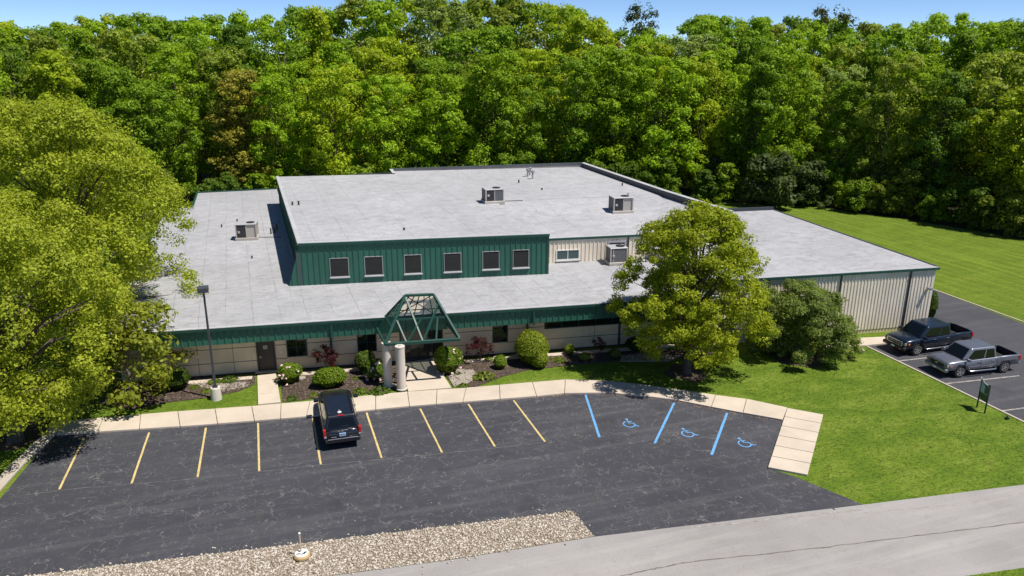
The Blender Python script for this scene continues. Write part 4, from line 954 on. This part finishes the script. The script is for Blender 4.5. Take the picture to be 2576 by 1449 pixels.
def garden():
    yl = (.165, .185, .012)
    k1 = make_kind(31, 12.4, 6.2, 1.8, 58, 13, 120, 1.65, .62, .078, P_ROUND, .30, .05, .6, 'bark')
    plant(k1, 'shade_tree', (-12.8, 40.8, 0), 1.0, .6, (.325, .375, .036), 'broad yellow-green tree with a pale trunk beside the left kerb of the lot', 'tree')
    k2 = make_kind(32, 16.0, 7.9, 2.0, 68, 14, 115, 1.9, .74, .09, P_WIDE, .34, .08, .6, 'bark')
    plant(k2, 'shade_tree', (-11.6, 51.6, 0), 1.0, 2.1, (.315, .37, .032), 'tall yellow-green tree overhanging the left end of the low roof', 'tree')
    k3 = make_kind(33, 10.3, 5.0, 1.7, 96, 9, 92, .98, .44, .078, P_MAPLE, .21, .05, 1.0, 'bark')
    plant(k3, 'maple_tree', G(1727, 938), 1.0, 1.0, (.285, .335, .02), 'yellow-green maple on the front lawn between pavement and right wing', 'tree')
    k4 = make_kind(34, 4.6, 3.4, .4, 54, 11, 80, .75, .36, .07, P_WIDE, .15, .15, .9, 'bark')
    plant(k4, 'crabapple_tree', G(2010, 890), 1.0, 0, (.19, .245, .06), 'low round dull-green tree in front of the ribbed beige wing wall', 'tree')
    # small understorey tree in the dark corner left of the office
    k5 = make_kind(35, 5.6, 2.6, .8, 18, 10, 26, .9, .5, .13, P_WIDE, .10, .1, 1.0, 'bark_l')
    plant(k5, 'understorey_tree', (-7.9, 44.3, 0), 1.08, 0, (.24, .27, .03), 'small loose tree with thin pale stems at the left corner of the office', 'tree')
    # clipped shrubs: a dense shell of small leaves on a lumpy solid
    def shrub(px, w, h, label, color, seed, lump=.07, name='clipped_shrub', flowers=0, size=.055, bump=None, dens=1.0, d=None):
        o = G(*px); d = d or w; r = np.random.default_rng(seed)
        t = empty(name, o, 0); tag(t, label, 'shrub', 'shrubs in the front beds')
        n = int(1900*dens*max(1, w*h)); e = unit(n, r); e[:, 2] = np.abs(e[:, 2])*1.0-.35*(r.random(n) < .35)*np.abs(e[:, 2])
        ph = r.uniform(0, 6, 6)
        f = 1+lump*(np.sin(e[:, 0]*5+ph[0])+np.sin(e[:, 1]*5+ph[1])+np.sin(e[:, 2]*6+ph[2]))*.6
        R3 = np.array([w/2, d/2, h*.56]); c = np.array([0, 0, h*.45])
        p = c+e*R3*(f*r.uniform(.86, 1.03, n))[:, None]; p[:, 2] = np.maximum(p[:, 2], .03)
        nn = e+r.normal(0, .38, (n, 3)); nn /= np.linalg.norm(nn, axis=1, keepdims=True)
        V, Fq = leaf_quads(p, nn, np.full(n, size), .6, r)
        if bump:
            e2 = unit(n//3, r); p2 = np.array(bump[:3])+e2*bump[3]*r.uniform(.85, 1.03, (n//3, 1)); n2 = e2+r.normal(0, .4, (n//3, 3)); n2 /= np.linalg.norm(n2, axis=1, keepdims=True)
            V2, F2 = leaf_quads(p2, n2, np.full(n//3, size), .6, r); Fq = np.concatenate([Fq, F2+len(V)]); V = np.concatenate([V, V2])
        cobj = link('foliage', npmesh('foliage', V, Fq, M['leaf2']), t); cobj.color = (*color, 1)
        s = MB()
        for i in range(6):
            a = i*1.05+seed; s.tube([(0.04*math.cos(a), .04*math.sin(a), 0), (w*.2*math.cos(a), d*.2*math.sin(a), h*.35), (w*.3*math.cos(a), d*.3*math.sin(a), h*.7)], [.035, .025, .01], 5)
        s.build('stem', M['bark'], t)
        # leaves filling the shrub, the shade inside put into their darker colour
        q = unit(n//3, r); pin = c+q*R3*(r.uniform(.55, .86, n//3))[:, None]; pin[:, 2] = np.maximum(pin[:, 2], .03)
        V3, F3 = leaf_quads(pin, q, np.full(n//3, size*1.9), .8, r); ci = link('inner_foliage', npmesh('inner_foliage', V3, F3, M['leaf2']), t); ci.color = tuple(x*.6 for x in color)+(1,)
        if flowers:
            a = unit(flowers, r); a[:, 1] = -np.abs(a[:, 1]); pf = c+a*R3*1.05; pf[:, 2] = np.maximum(pf[:, 2], .15)
            fv = []; ff = []
            for i in range(flowers):
                Vq, Fq2 = leaf_quads(np.repeat(pf[i:i+1], 5, 0)+r.normal(0, .035, (5, 3)), unit(5, r), np.full(5, .075), .8, r); ff.append(Fq2+sum(len(z) for z in fv)); fv.append(Vq)
            link('blossom', npmesh('blossom', np.concatenate(fv), np.concatenate(ff), M['petal']), t)
        return t
    g1, g2, g3 = (.125, .195, .014), (.085, .14, .016), (.185, .235, .018)
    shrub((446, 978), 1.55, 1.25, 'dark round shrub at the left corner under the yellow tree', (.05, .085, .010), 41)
    shrub((731, 962), 1.40, 1.25, 'round clipped shrub right of the brown door with white blooms below', g1, 42, flowers=9)
    shrub((831, 972), 2.05, 1.15, 'broad low clipped shrub in front of the parked black SUV', g1, 43, d=1.5)
    shrub((921, 938), 1.25, 1.45, 'round shrub half hidden behind the flowering bush left of the columns', (.09, .135, .02), 44)
    shrub((944, 955), 1.25, 1.15, 'loose dark flowering bush at the left of the entrance columns', g2, 45, .18, 'flowering_bush', 16, .075)
    shrub((1126, 938), 1.75, 1.75, 'tall rounded shrub with pink blooms right of the entrance canopy', g1, 46, .08, flowers=12)
    shrub((1337, 915), 2.25, 2.15, 'largest globe shrub with a bulge low on its side by the office wall', g3, 47, .05, bump=(.25, -.75, .6, .55))
    shrub((1259, 927), .88, .85, 'small ball shrub left of the largest globe shrub', g1, 48)
    shrub((1433, 893), .65, .72, 'small ball shrub just right of the largest globe shrub', g3, 49)
    shrub((1471, 907), .72, .52, 'low golden ball shrub at the lawn edge right of the globe', (.19, .20, .03), 50)
    shrub((1546, 900), .80, .58, 'low olive ball shrub at the edge of the maple shade', (.12, .13, .025), 51)
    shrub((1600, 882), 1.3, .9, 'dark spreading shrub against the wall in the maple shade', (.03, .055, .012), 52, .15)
    o = Vector((45.1, 40.6, 0)); t = shrub((2336, 806), .95, 2.2, 'narrow tall shrub peeping round the right corner of the wing', (.06, .10, .012), 53)
    # red-leaved dwarf maples
    kr = make_kind(61, 1.7, .75, .55, 12, 7, 16, .28, .16, .062, P_WIDE, .05, .05, 1.0, 'bark', asp=.4)
    for px, s, lb in [((822, 913), 1.0, 'red-leaved dwarf maple against the wall left of the canopy'), ((1206, 910), .98, 'red-leaved dwarf maple right of the entrance canopy'), ((1508, 888), .62, 'small dark red plant against the wall near the maple shade')]:
        plant(kr, 'red_maple_shrub', Vector((3.0, 44.75, 0)) if px[0] == 822 else G(*px), s, px[0]*.1, (.085, .016, .020), lb, 'shrub', 'red-leaved shrubs')
    # low perennials
    kp = []
    for sd in (71, 72, 73):
        r = np.random.default_rng(sd); n = 170; a = r.uniform(0, 2*PI, n); rr = np.sqrt(r.uniform(0, 1, n))*.42
        p = np.stack([np.cos(a)*rr, np.sin(a)*rr, .04+.26*(1-rr/.45)*r.uniform(.4, 1.1, n)], 1); nn = np.stack([np.cos(a)*.5, np.sin(a)*.5, np.ones(n)], 1)+r.normal(0, .4, (n, 3)); nn /= np.linalg.norm(nn, axis=1, keepdims=True)
        V, Fq = leaf_quads(p, nn, np.full(n, .085), .45, r); kp.append(npmesh('low_plant', V, Fq, M['leaf2']))
    spots = [(540, 962, 1.0, 'on the rock patch left of the lamp post'), (578, 957, 1.2, 'on the rock patch right of the lamp post'), (520, 985, .8, 'low by the lamp lawn edge'), (490, 975, .7, 'next to the dark corner shrub'), (735, 1003, .8, 'in the mulch corner next to the door path'),
             (790, 994, .7, 'beside the nose of the black SUV'), (905, 985, 1.0, 'in the mulch right of the SUV'), (955, 988, 1.5, 'as a long tuft in front of the columns'), (1218, 950, 1.6, 'as a broad mound beside the rock bed'), (1165, 972, .8, 'at the pavement edge beside the entry path'), (1150, 940, .6, 'on the rock bed right of the entry path'),
             (1405, 908, 1.1, 'in front of the small ball shrub'), (1230, 905, .7, 'behind the right red maple'), (1160, 912, .7, 'against the wall near the entry'), (690, 958, .5, 'beside the door path'), (895, 952, .6, 'against the wall left of the flowering bush'), (1480, 892, .5, 'between the golden ball and the wall'),
             (1755, 893, 1.2, 'behind the lawn maple trunk'), (1830, 880, 1.0, 'near the round dull-green tree'), (1960, 885, 1.1, 'under the round dull-green tree')]
    for i, (x, y, s, lb) in enumerate(spots):
        o = link('low_plant', kp[i % 3], None, G(x, y, .03)); o.scale = (s, s, s*.95); o.rotation_euler = (0, 0, i*1.7); o.color = [(.10, .15, .012, 1), (.13, .17, .02, 1), (.07, .115, .015, 1)][(i*2) % 3]
        tag(o, 'low leafy green plant '+lb, 'plant', 'low plants in the beds')
    # loose stones in the beds
    for i, (x, y, r_, lb) in enumerate([(1300, 895, .22, 'pale stone near the wall left of the globe shrub'), (994, 972, .16, 'pale stone in the mulch left of the two columns'), (1248, 900, .18, 'dark stone under the right red maple'), (757, 952, .22, 'grey stone by the wall behind the first round shrub'), (1152, 967, .16, 'rounded stone at the pavement edge of the rock bed'), (2162, 882, .28, 'flat pale stone on the lawn near the side path')]):
        bm = bmesh.new(); bmesh.ops.create_icosphere(bm, subdivisions=2, radius=r_)
        rr = random.Random(i)
        for v in bm.verts: v.co = Vector((v.co.x*1.25, v.co.y, v.co.z*.6))*rr.uniform(.85, 1.12)
        me = bpy.data.meshes.new('garden_stone'); bm.to_mesh(me); bm.free(); me.materials.append(M['rockbed'])
        o = link('garden_stone', me, None, G(x, y, .05)); tag(o, lb, 'stone', 'stones lying in the beds')
garden()
# ------------------------------------------------------------------ vehicles
def paint(name, c, metal=.5, rough=.28):
    k = NT(name); f = k.noise(k.pos(), 2.5, 4); k.col(k.ramp(f, [(0.3, tuple(v*.9 for v in c)), (0.7, tuple(v*1.12 for v in c))]))
    k.b.inputs['Coat Weight'].default_value = .7; k.b.inputs['Coat Roughness'].default_value = .06; return k.fin(rough, metal, .5)
M['black_paint'] = paint('paint_black', (.010, .012, .017), .2, .3)
M['navy_paint'] = paint('paint_navy', (.010, .019, .040), .45)
M['grey_paint'] = paint('paint_grey', (.20, .208, .24), .55, .32)
M['tint'] = m_glass('car_glass', (.004, .006, .007), .03)
M['tyre'] = plain('tyre', (.018, .018, .019), .85)
M['chrome'] = plain('chrome', (.62, .62, .64), .22, .9, .05)
M['trim'] = plain('black_trim', (.016, .016, .018), .5)
M['red_lamp'] = plain('red_lamp', (.45, .02, .02), .25, 0, .1, spec=.6)
M['amber'] = plain('amber_lamp', (.60, .20, .04), .25, 0, .1, spec=.6)
M['lamp_glass'] = plain('lamp_glass', (.42, .44, .46), .12, .3, .1, spec=.7)
M['plate_blue'] = plain('plate_blue', (.33, .45, .66), .5)
M['carpet'] = plain('bed_liner', (.022, .022, .024), .8)
def wheel(parent, x, y, r, w, side):
    t = MB(); pr = [(r*.66, -w/2), (r*.93, -w/2), (r, -w/2+.04), (r, w/2-.04), (r*.93, w/2), (r*.66, w/2)]
    vs = []; fs = []; n = 28
    for rr, zz in pr:
        for k in range(n): a = 2*PI*k/n; vs.append((x+rr*math.cos(a), y+zz, r+rr*math.sin(a)))
    for i in range(len(pr)-1):
        for k in range(n): fs.append((i*n+k, i*n+(k+1) % n, (i+1)*n+(k+1) % n, (i+1)*n+k))
    fs += [tuple(range(n)), tuple((len(pr)-1)*n+k for k in range(n))]
    t.add(vs, fs); W_ = t.build('wheel', M['tyre'], parent)
    m = MB(); yo = y+side*(w/2+.004)
    def disc(r0, r1, y0, n=24):
        b = len(m.v); vs = [(x+rr*math.cos(2*PI*k/n), yy, r+rr*math.sin(2*PI*k/n)) for rr, yy in ((r0, y0), (r1, y0)) for k in range(n)]
        m.add(vs, [(k, (k+1) % n, n+(k+1) % n, n+k) for k in range(n)], M['chrome'])
    disc(r*.56, r*.67, yo+side*.012); disc(.001, r*.16, yo+side*.014)
    for k in range(6):
        a = 2*PI*k/6+.3; dx, dz = math.cos(a), math.sin(a); px_, pz_ = -dz, dx; wd = r*.10
        p = [(x+dx*r*.1+px_*wd, yo+side*.013, r+dz*r*.1+pz_*wd), (x+dx*r*.1-px_*wd, yo+side*.013, r+dz*r*.1-pz_*wd), (x+dx*r*.6-px_*wd*.8, yo+side*.008, r+dz*r*.6-pz_*wd*.8), (x+dx*r*.6+px_*wd*.8, yo+side*.008, r+dz*r*.6+pz_*wd*.8)]
        m.add(p, [(0, 1, 2, 3)], M['chrome'])
    n = 24; m.add([(x+r*.6*math.cos(2*PI*k/n), yo, r+r*.6*math.sin(2*PI*k/n)) for k in range(n)], [tuple(range(n))], M['trim'])
    m.build('rim', None, W_, normals=False)
def body_rings(secs):
    """secs: x, half width, bottom z, belt z, top z, top half width"""
    R = []
    for x, w, zb, zt, tw in secs:
        h = zt-zb
        half = [(w*.80, zb), (w*.96, zb+.06), (w, zb+h*.34), (w*1.0, zb+h*.60), (w*.975, zb+h*.86), (tw, zt-.02), (tw*.6, zt+.02)]
        ring = [(x, y, z) for y, z in half]+[(x, -y, z) for y, z in reversed(half)]
        R.append(ring)
    return R
def cut_arches(o, xs, r, W_, zc):
    for x in xs:
        for sd in (-1, 1):
            m = MB(); n = 28; y0, y1 = sd*(W_-.26), sd*(W_+.2)
            vs = [(x+r*math.cos(2*PI*k/n), yy, zc+r*math.sin(2*PI*k/n)) for yy in (y0, y1) for k in range(n)]
            m.add(vs, [(k, (k+1) % n, n+(k+1) % n, n+k) for k in range(n)]+[tuple(range(n)), tuple(n+k for k in range(n))])
            c = m.build('cutter'); c.parent = o.parent
            b = o.modifiers.new('cut', 'BOOLEAN'); b.object = c; b.operation = 'DIFFERENCE'; b.solver = 'EXACT'
            bake(o); me = c.data; bpy.data.objects.remove(c); bpy.data.meshes.remove(me)
def cabin(parent, P, mat, bev=.07):
    """P: x0b,x0t rear bottom/top, x1t,x1b front top/bottom, z0,z1, wb,wt"""
    x0b, x0t, x1t, x1b, z0, z1, wb, wt = P
    m = MB(); m.hexa([(x0b, -wb, z0), (x1b, -wb, z0), (x1b, wb, z0), (x0b, wb, z0), (x0t, -wt, z1), (x1t, -wt, z1), (x1t, wt, z1), (x0t, wt, z1)])
    o = m.build('cabin', mat, parent, smooth=True, bevel=bev, seg=4)
    def face(side):
        if side in 'LR':
            s = 1 if side == 'L' else -1
            return lambda u, v: Vector((x0b+(x0t-x0b)*v, s*(wb+(wt-wb)*v), z0+(z1-z0)*v)).lerp(Vector((x1b+(x1t-x1b)*v, s*(wb+(wt-wb)*v), z0+(z1-z0)*v)), u)
        if side == 'F': return lambda u, v: Vector((x1b+(x1t-x1b)*v, (wb+(wt-wb)*v)*(1-2*u), z0+(z1-z0)*v))
        return lambda u, v: Vector((x0b+(x0t-x0b)*v, (wb+(wt-wb)*v)*(1-2*u), z0+(z1-z0)*v))
    def pane(name, side, pts, off=.008, mt='tint'):
        f = face(side); a, b_, c = f(0, 0), f(1, 0), f(0, 1); n = (b_-a).cross(c-a).normalized(); ctr = Vector((.5*(x0b+x1b), 0, (z0+z1)/2))
        if n.dot(f(.5, .5)-ctr) < 0: n = -n
        q = [f(u, v) for u, v in pts]; m2 = MB(); k = len(q)
        m2.add([p+n*off for p in q]+[p-n*.03 for p in q], [tuple(range(k)), tuple(range(2*k-1, k-1, -1))]+[(i, (i+1) % k, k+(i+1) % k, k+i) for i in range(k)])
        return m2.build(name, M[mt], parent)
    return o, pane
def blocks(name, parent, mat, lst, bevel=.015):
    m = MB()
    for b in lst: m.box(*b)
    return m.build(name, M[mat] if isinstance(mat, str) else mat, parent, smooth=True, bevel=bevel, seg=2)
def text_mesh(name, txt, size, mat, parent, mtx):
    cu = bpy.data.curves.new(name, 'FONT'); cu.body = txt; cu.size = size; cu.extrude = .002; cu.align_x = 'CENTER'; cu.align_y = 'CENTER'
    o = bpy.data.objects.new(name+'_tmp', cu); C.objects.link(o); dg = bpy.context.evaluated_depsgraph_get(); me = bpy.data.meshes.new_from_object(o.evaluated_get(dg)); bpy.data.objects.remove(o)
    me.materials.clear(); me.materials.append(mat); q = link(name, me, parent); q.matrix_local = mtx; return q
def suv(loc, rz):
    t = tag(empty('parked_suv', loc, rz), 'black SUV parked nose-in to the pavement in front of the low shrub', 'car'); t.scale = (1.10, .98, 1)
    Pm = M['black_paint']
    R = body_rings([(-2.42, .84, .48, .92, .80), (-2.34, .90, .40, 1.02, .84), (-1.9, .935, .34, 1.06, .88), (-.6, .94, .32, 1.06, .89), (.85, .94, .32, 1.05, .88), (1.1, .935, .33, 1.06, .86), (1.75, .92, .34, 1.0, .82), (2.15, .88, .38, .93, .74), (2.38, .76, .44, .80, .60)])
    m = MB(); m.loft(R); b = m.build('body', Pm, t, smooth=True); cut_arches(b, (-1.42, 1.42), .43, .94, .38)
    cb, pane = cabin(t, (-2.36, -2.05, .08, .88, 1.02, 1.68, .88, .70), Pm, .09)
    pane('windscreen', 'F', [(.07, .10), (.93, .10), (.90, .90), (.10, .90)]); pane('rear_window', 'B', [(.08, .14), (.92, .14), (.88, .80), (.12, .80)])
    for s in 'LR':
        pane('side_window', s, [(.03, .16), (.22, .16), (.22, .84), (.08, .84)]); pane('side_window', s, [(.245, .16), (.50, .16), (.50, .84), (.245, .84)]); pane('side_window', s, [(.525, .16), (.86, .16), (.93, .30), (.84, .84), (.525, .84)])
    for x in (-1.42, 1.42):
        for sd in (-1, 1): wheel(t, x, sd*.80, .37, .24, sd)
    m = MB()
    for sd in (-1, 1): m.tube([(-1.95, sd*.60, 1.70), (-1.85, sd*.60, 1.76), (-.1, sd*.60, 1.76), (.05, sd*.60, 1.70)], .028, 8)
    m.build('roof_rail', M['trim'], t, smooth=True)
    for sd in (-1, 1):
        blocks('tail_lamp', t, 'red_lamp', [(-2.44, -2.26, sd*.87-.065, sd*.87+.065, .80, 1.12)]); blocks('reverse_lamp', t, 'lamp_glass', [(-2.45, -2.3, sd*.85-.06, sd*.85+.06, .70, .79)])
        blocks('headlamp', t, 'lamp_glass', [(2.05, 2.26, sd*.70-.13, sd*.70+.13, .70, .86)])
        mm = blocks('wing_mirror', t, 'black_paint', [(.80, 1.0, sd*1.06-.13, sd*1.06+.13, 1.02, 1.18)], .04)
        blocks('door_handle', t, 'trim', [(-.95, -.75, sd*.955-.015, sd*.955+.015, .88, .91), (.15, .35, sd*.955-.015, sd*.955+.015, .88, .91)])
        blocks('sill_trim', t, 'trim', [(-1.0, 1.0, sd*.935-.02, sd*.935+.02, .42, .50)])
    blocks('rear_bumper', t, 'trim', [(-2.50, -2.30, -.88, .88, .40, .60)], .05); blocks('bumper_trim', t, 'chrome', [(-2.515, -2.45, -.74, .74, .60, .645)], .012)
    blocks('tailgate_trim', t, 'chrome', [(-2.46, -2.40, .32, .56, .60+.10, .72)]); blocks('badge', t, 'chrome', [(-2.465, -2.42, -.05, .05, .96, 1.02), (-2.46, -2.42, .12, .24, .97, .995), (-2.40, -2.36, -.48, -.30, 1.04, 1.08)], .008)
    blocks('brake_lamp', t, 'red_lamp', [(-2.09, -2.0, -.16, .16, 1.64, 1.665)])
    p = blocks('number_plate', t, 'plate_blue', [(-2.475, -2.43, -.16, .16, .74, .90)], .006)
    text_mesh('plate_text', 'TBF 417', .075, M['trim'], p, Matrix.Translation((-2.478, 0, .82)) @ Matrix(((0, 0, -1, 0), (-1, 0, 0, 0), (0, 1, 0, 0), (0, 0, 0, 1))))
    blocks('wiper', t, 'trim', [(-2.30, -2.26, -.35, .05, 1.17, 1.19)], .006)
    m = MB(); m.tube([(-1.7, .05, 1.68), (-1.78, .05, 1.80)], [.03, .012], 6); m.box(-1.86, -1.72, -.05, .12, 1.675, 1.705); m.build('aerial', M['white'], t)
    m = MB(); pass
suv((2.86, 37.50, .012), PI/2-.02)

def pickup(loc, rz, s, mat, label, chrome_grille, navy):
    t = tag(empty('pickup_truck', loc, rz), label, 'pickup truck', 'pickup trucks parked on the side drive'); t.scale = (s, s, s)
    Pm = M[mat]
    R = body_rings([(-2.85, .90, .56, 1.16, .88), (-2.78, .95, .50, 1.22, .93), (-1.2, .975, .46, 1.22, .95), (-.95, .975, .44, 1.20, .93), (.85, .975, .44, 1.16, .90), (1.6, .975, .44, 1.17, .88), (2.2, .965, .46, 1.14, .84), (2.66, .94, .50, 1.09, .80), (2.82, .86, .56, 1.0, .74)])
    m = MB(); m.loft(R); b = m.build('body', Pm, t, smooth=True); cut_arches(b, (-1.72, 1.78), .47, .975, .42)
    c = MB(); c.box(-2.72, -1.02, -.80, .80, .78, 1.6); co = c.build('cutter'); co.parent = t; bo = b.modifiers.new('cut', 'BOOLEAN'); bo.object = co; bo.solver = 'EXACT'; bake(b); bpy.data.objects.remove(co)
    c = MB(); c.box(-2.725, -1.015, -.805, .805, .765, .785); c.box(-2.715, -2.70, -.80, .80, .785, 1.19); c.box(-1.03, -1.018, -.80, .80, .785, 1.19)
    for sd in (-1, 1): c.box(-2.7, -1.03, sd*.795-.006, sd*.795+.006, .785, 1.20)
    c.build('cargo_bed', M['carpet'], t)
    cb, pane = cabin(t, (-.98, -.90, .98, 1.72, 1.15, 1.90, .92, .76), Pm, .12)
    pane('windscreen', 'F', [(.06, .08), (.94, .08), (.90, .90), (.10, .90)]); pane('rear_window', 'B', [(.12, .2), (.88, .2), (.85, .8), (.15, .8)])
    for sd in 'LR':
        pane('side_window', sd, [(.07, .10), (.36, .10), (.36, .82), (.09, .82)]); pane('side_window', sd, [(.40, .10), (.83, .10), (.885, .24), (.84, .82), (.40, .82)])
    for x in (-1.72, 1.78):
        for sd in (-1, 1): wheel(t, x, sd*.835, .425, .26, sd)
    blocks('grille', t, 'trim', [(2.74, 2.83, -.62, .62, .70, .96)], .03)
    m = MB()
    if chrome_grille:
        for z0, z1 in ((.94, .99), (.67, .71)): m.box(2.75, 2.86, -.66, .66, z0, z1)
        for sd in (-1, 1): m.box(2.75, 2.86, sd*.63-.03, sd*.63+.03, .71, .94)
        m.box(2.76, 2.855, -.6, .6, .81, .84)
    else: m.box(2.76, 2.855, -.10, .10, .79, .86); m.box(2.75, 2.85, -.64, .64, .95, .98)
    m.build('grille_trim', M['chrome'], t, bevel=.01, seg=1)
    blocks('front_bumper', t, 'trim' if navy else mat, [(2.66, 2.95, -.93, .93, .42, .66)], .07)
    blocks('front_plate', t, 'white', [(2.945, 2.96, -.15, .15, .48, .60)], .005)
    for sd in (-1, 1):
        blocks('headlamp', t, 'lamp_glass', [(2.58, 2.82, sd*.78-.13, sd*.78+.13, .76, .95)], .03); blocks('indicator', t, 'amber', [(2.42, 2.60, sd*.905-.045, sd*.905+.045, .78, .92)], .02)
        blocks('fog_lamp', t, 'amber' if navy else 'lamp_glass', [(2.93, 2.965, sd*.62-.06, sd*.62+.06, .48, .56)], .01)
        blocks('tail_lamp', t, 'red_lamp', [(-2.88, -2.70, sd*.905-.06, sd*.905+.06, .84, 1.16)], .02)
        blocks('wing_mirror', t, mat if not navy else 'navy_paint', [(1.32, 1.50, sd*1.10-.13, sd*1.10+.13, 1.14, 1.34)], .04)
        blocks('door_handle', t, 'chrome', [(-.72, -.52, sd*.985-.02, sd*.985+.02, 1.0, 1.04), (.36, .56, sd*.985-.02, sd*.985+.02, 1.0, 1.04)], .008)
        blocks('side_moulding', t, 'chrome' if not navy else 'trim', [(-.95, .10, sd*.985-.008, sd*.985+.008, .70, .735), (.14, 1.2, sd*.985-.008, sd*.985+.008, .70, .735)], .006)
        for x in (-.98, .30, 1.50): one('box', x-.008, x+.008, sd*.981-.004, sd*.981+.004, .52, 1.12).build('door_gap', M['trim'], t)
        m = MB(); m.tube([(-1.0, sd*.93, .46), (-.9, sd*1.04, .42), (1.05, sd*1.04, .42), (1.15, sd*.93, .46)], .045, 8); m.build('side_step', M['chrome'], t, smooth=True)
    blocks('rear_bumper', t, 'chrome', [(-3.0, -2.80, -.88, .88, .50, .66)], .03)
    blocks('wiper', t, 'trim', [(1.70, 1.74, -.55, .1, 1.17, 1.19)], .005)
pickup((41.35, 36.62, .012), PI-.01, .98, 'navy_paint', 'dark blue crew-cab pickup with chrome grille surround parked nearest the wing', True, True)
pickup((41.0, 32.86, .012), PI-.085, .93, 'grey_paint', 'grey crew-cab pickup parked on the side drive nearest the lawn sign', False, False)

# ------------------------------------------------------------------ lamp post, sign, weighted post
def furniture():
    o = G(545, 1004)
    t = tag(empty('lamp_post', o), 'tall dark lamp post with a box head on a white concrete base', 'lamp post')
    m = MB(); m.lathe([(.30, 0), (.295, .05), (.27, .68), (.25, .74), (0.02, .75)], (0, 0, 0), 24); m.build('base', M['white_conc'], t)
    m = MB(); m.tube([(0, 0, .74), (0, 0, 6.42)], [.085, .06], 4); m.box(-.14, .14, -.14, .14, .745, .78)
    for x in (-.1, .1):
        for y in (-.1, .1): m.tube([(x, y, .78), (x, y, .84)], .02, 6)
    m.build('pole', M['bronze'], t)
    m = MB(); m.box(-.27, .27, -.42, .18, 6.42, 6.68); h = m.build('lamp_head', M['bronze'], t, bevel=.02, seg=2)
    m = MB(); m.box(-.22, .22, -.38, .14, 6.405, 6.42); m.build('lens', M['lamp_glass'], h)
    # sign on two legs beside the drive
    A, Bp = Vector((36.62, 28.02, 0)), Vector((36.85, 28.72, 0)); u = (Bp-A).normalized(); L = (Bp-A).length
    t = tag(empty('lawn_sign', A, math.atan2(u.y, u.x)), 'dark green two-leg lawn sign with picture panels beside the side drive', 'sign')
    for x in (0, L):
        m = MB(); m.box(x-.03, x+.03, -.03, .03, 0, 1.72 if x else 1.66); m.build('leg', M['frame_d'], t)
    m = MB(); m.box(.03, L-.03, -.02, .02, .62, 1.02); m.build('lower_panel', M['dgreen'], t)
    m = MB(); m.box(.03, L-.03, -.02, .02, 1.02, 1.60); up = m.build('upper_panel', M['frame_w'], t)
    m = MB(); m.box(.06, L*.46, .02, .026, 1.06, 1.50); m.box(.06, L*.46, -.026, -.02, 1.06, 1.50); m.build('dark_picture', M['slate'], up)
    m = MB(); m.box(L*.5, L-.06, .02, .026, 1.06, 1.50); m.box(L*.5, L-.06, -.026, -.02, 1.06, 1.50); m.build('pale_picture', M['plate_blue'], up)
    m = MB(); m.bar((0, 0, 1.66), (L*.45, 0, 1.48), .05); m.bar((L*.45, 0, 1.48), (L, 0, 1.72), .05); m.build('top_rail', M['frame_d'], t)
    m = MB(); m.tube([(L, 0, 1.70), (L+.10, .0, 1.78), (L+.22, 0, 1.74)], .018, 6); m.build('bracket', M['steel'], t)
    # small sprinkler box by the drive
    q = MB(); q.box(-.08, .08, -.08, .08, 0, .12); q.tube([(0, 0, .12), (0, 0, .2)], .03, 6); tag(q.build('sprinkler_head', M['dark'], None, loc=(37.15, 27.1, 0)), 'small dark sprinkler head in the lawn right of the sign', 'sprinkler')
    q = MB(); q.tube([(0, 0, 0), (0, 0, .55)], .035, 6); q.lathe([(.06, 0), (.06, .08), (.02, .1)], (0, 0, .55), 8); tag(q.build('garden_stake', M['frame_d'], None, loc=G(2153, 872)), 'short dark stake at the lawn corner near the side path', 'stake')
    # weighted post on the gravel
    o = G(760, 1404)+Vector((0, 0, .03))
    t = tag(empty('weighted_post', o), 'short cream post standing in a round white concrete weight on the gravel', 'post')
    m = MB(); m.lathe([(.27, 0), (.31, .05), (.315, .13), (.285, .19), (.24, .215), (.02, .22)], (0, 0, 0), 28, M['tanside'])
    w_ = m.build('weight', None, t, smooth=False)
    m = MB(); m.lathe([(.262, .0), (.255, .012), (.02, .016)], (0, 0, .208), 28); m.build('white_top', M['white'], w_)
    m = MB()
    rr = random.Random(4)
    for cx, cy, sx, sy in [(-.12, -.05, .10, .035), (.02, -.10, .09, .03), (.13, -.02, .07, .05), (-.05, .09, .08, .03), (.09, -.09, .05, .03)]:
        n = 9; m.add([(cx+sx*math.cos(2*PI*k/n)*rr.uniform(.7, 1.2), cy+sy*math.sin(2*PI*k/n)*rr.uniform(.7, 1.2), .2265) for k in range(n)], [tuple(range(n))])
    m.build('worn_patch', M['dark'], w_)
    m = MB(); m.tube([(-.02, .08, .22), (-.02, .08, 1.02)], .032, 10); m.build('pole', M['cream'], t)
    m = MB(); m.lathe([(.04, 0), (.05, .03), (.03, .07)], (-.02, .08, 1.01), 10); m.build('cap', M['white'], t)
M['tanside'] = plain('tan_side', (.52, .36, .18), .8); M['cream'] = plain('cream_post', (.55, .44, .30), .6)
furniture()
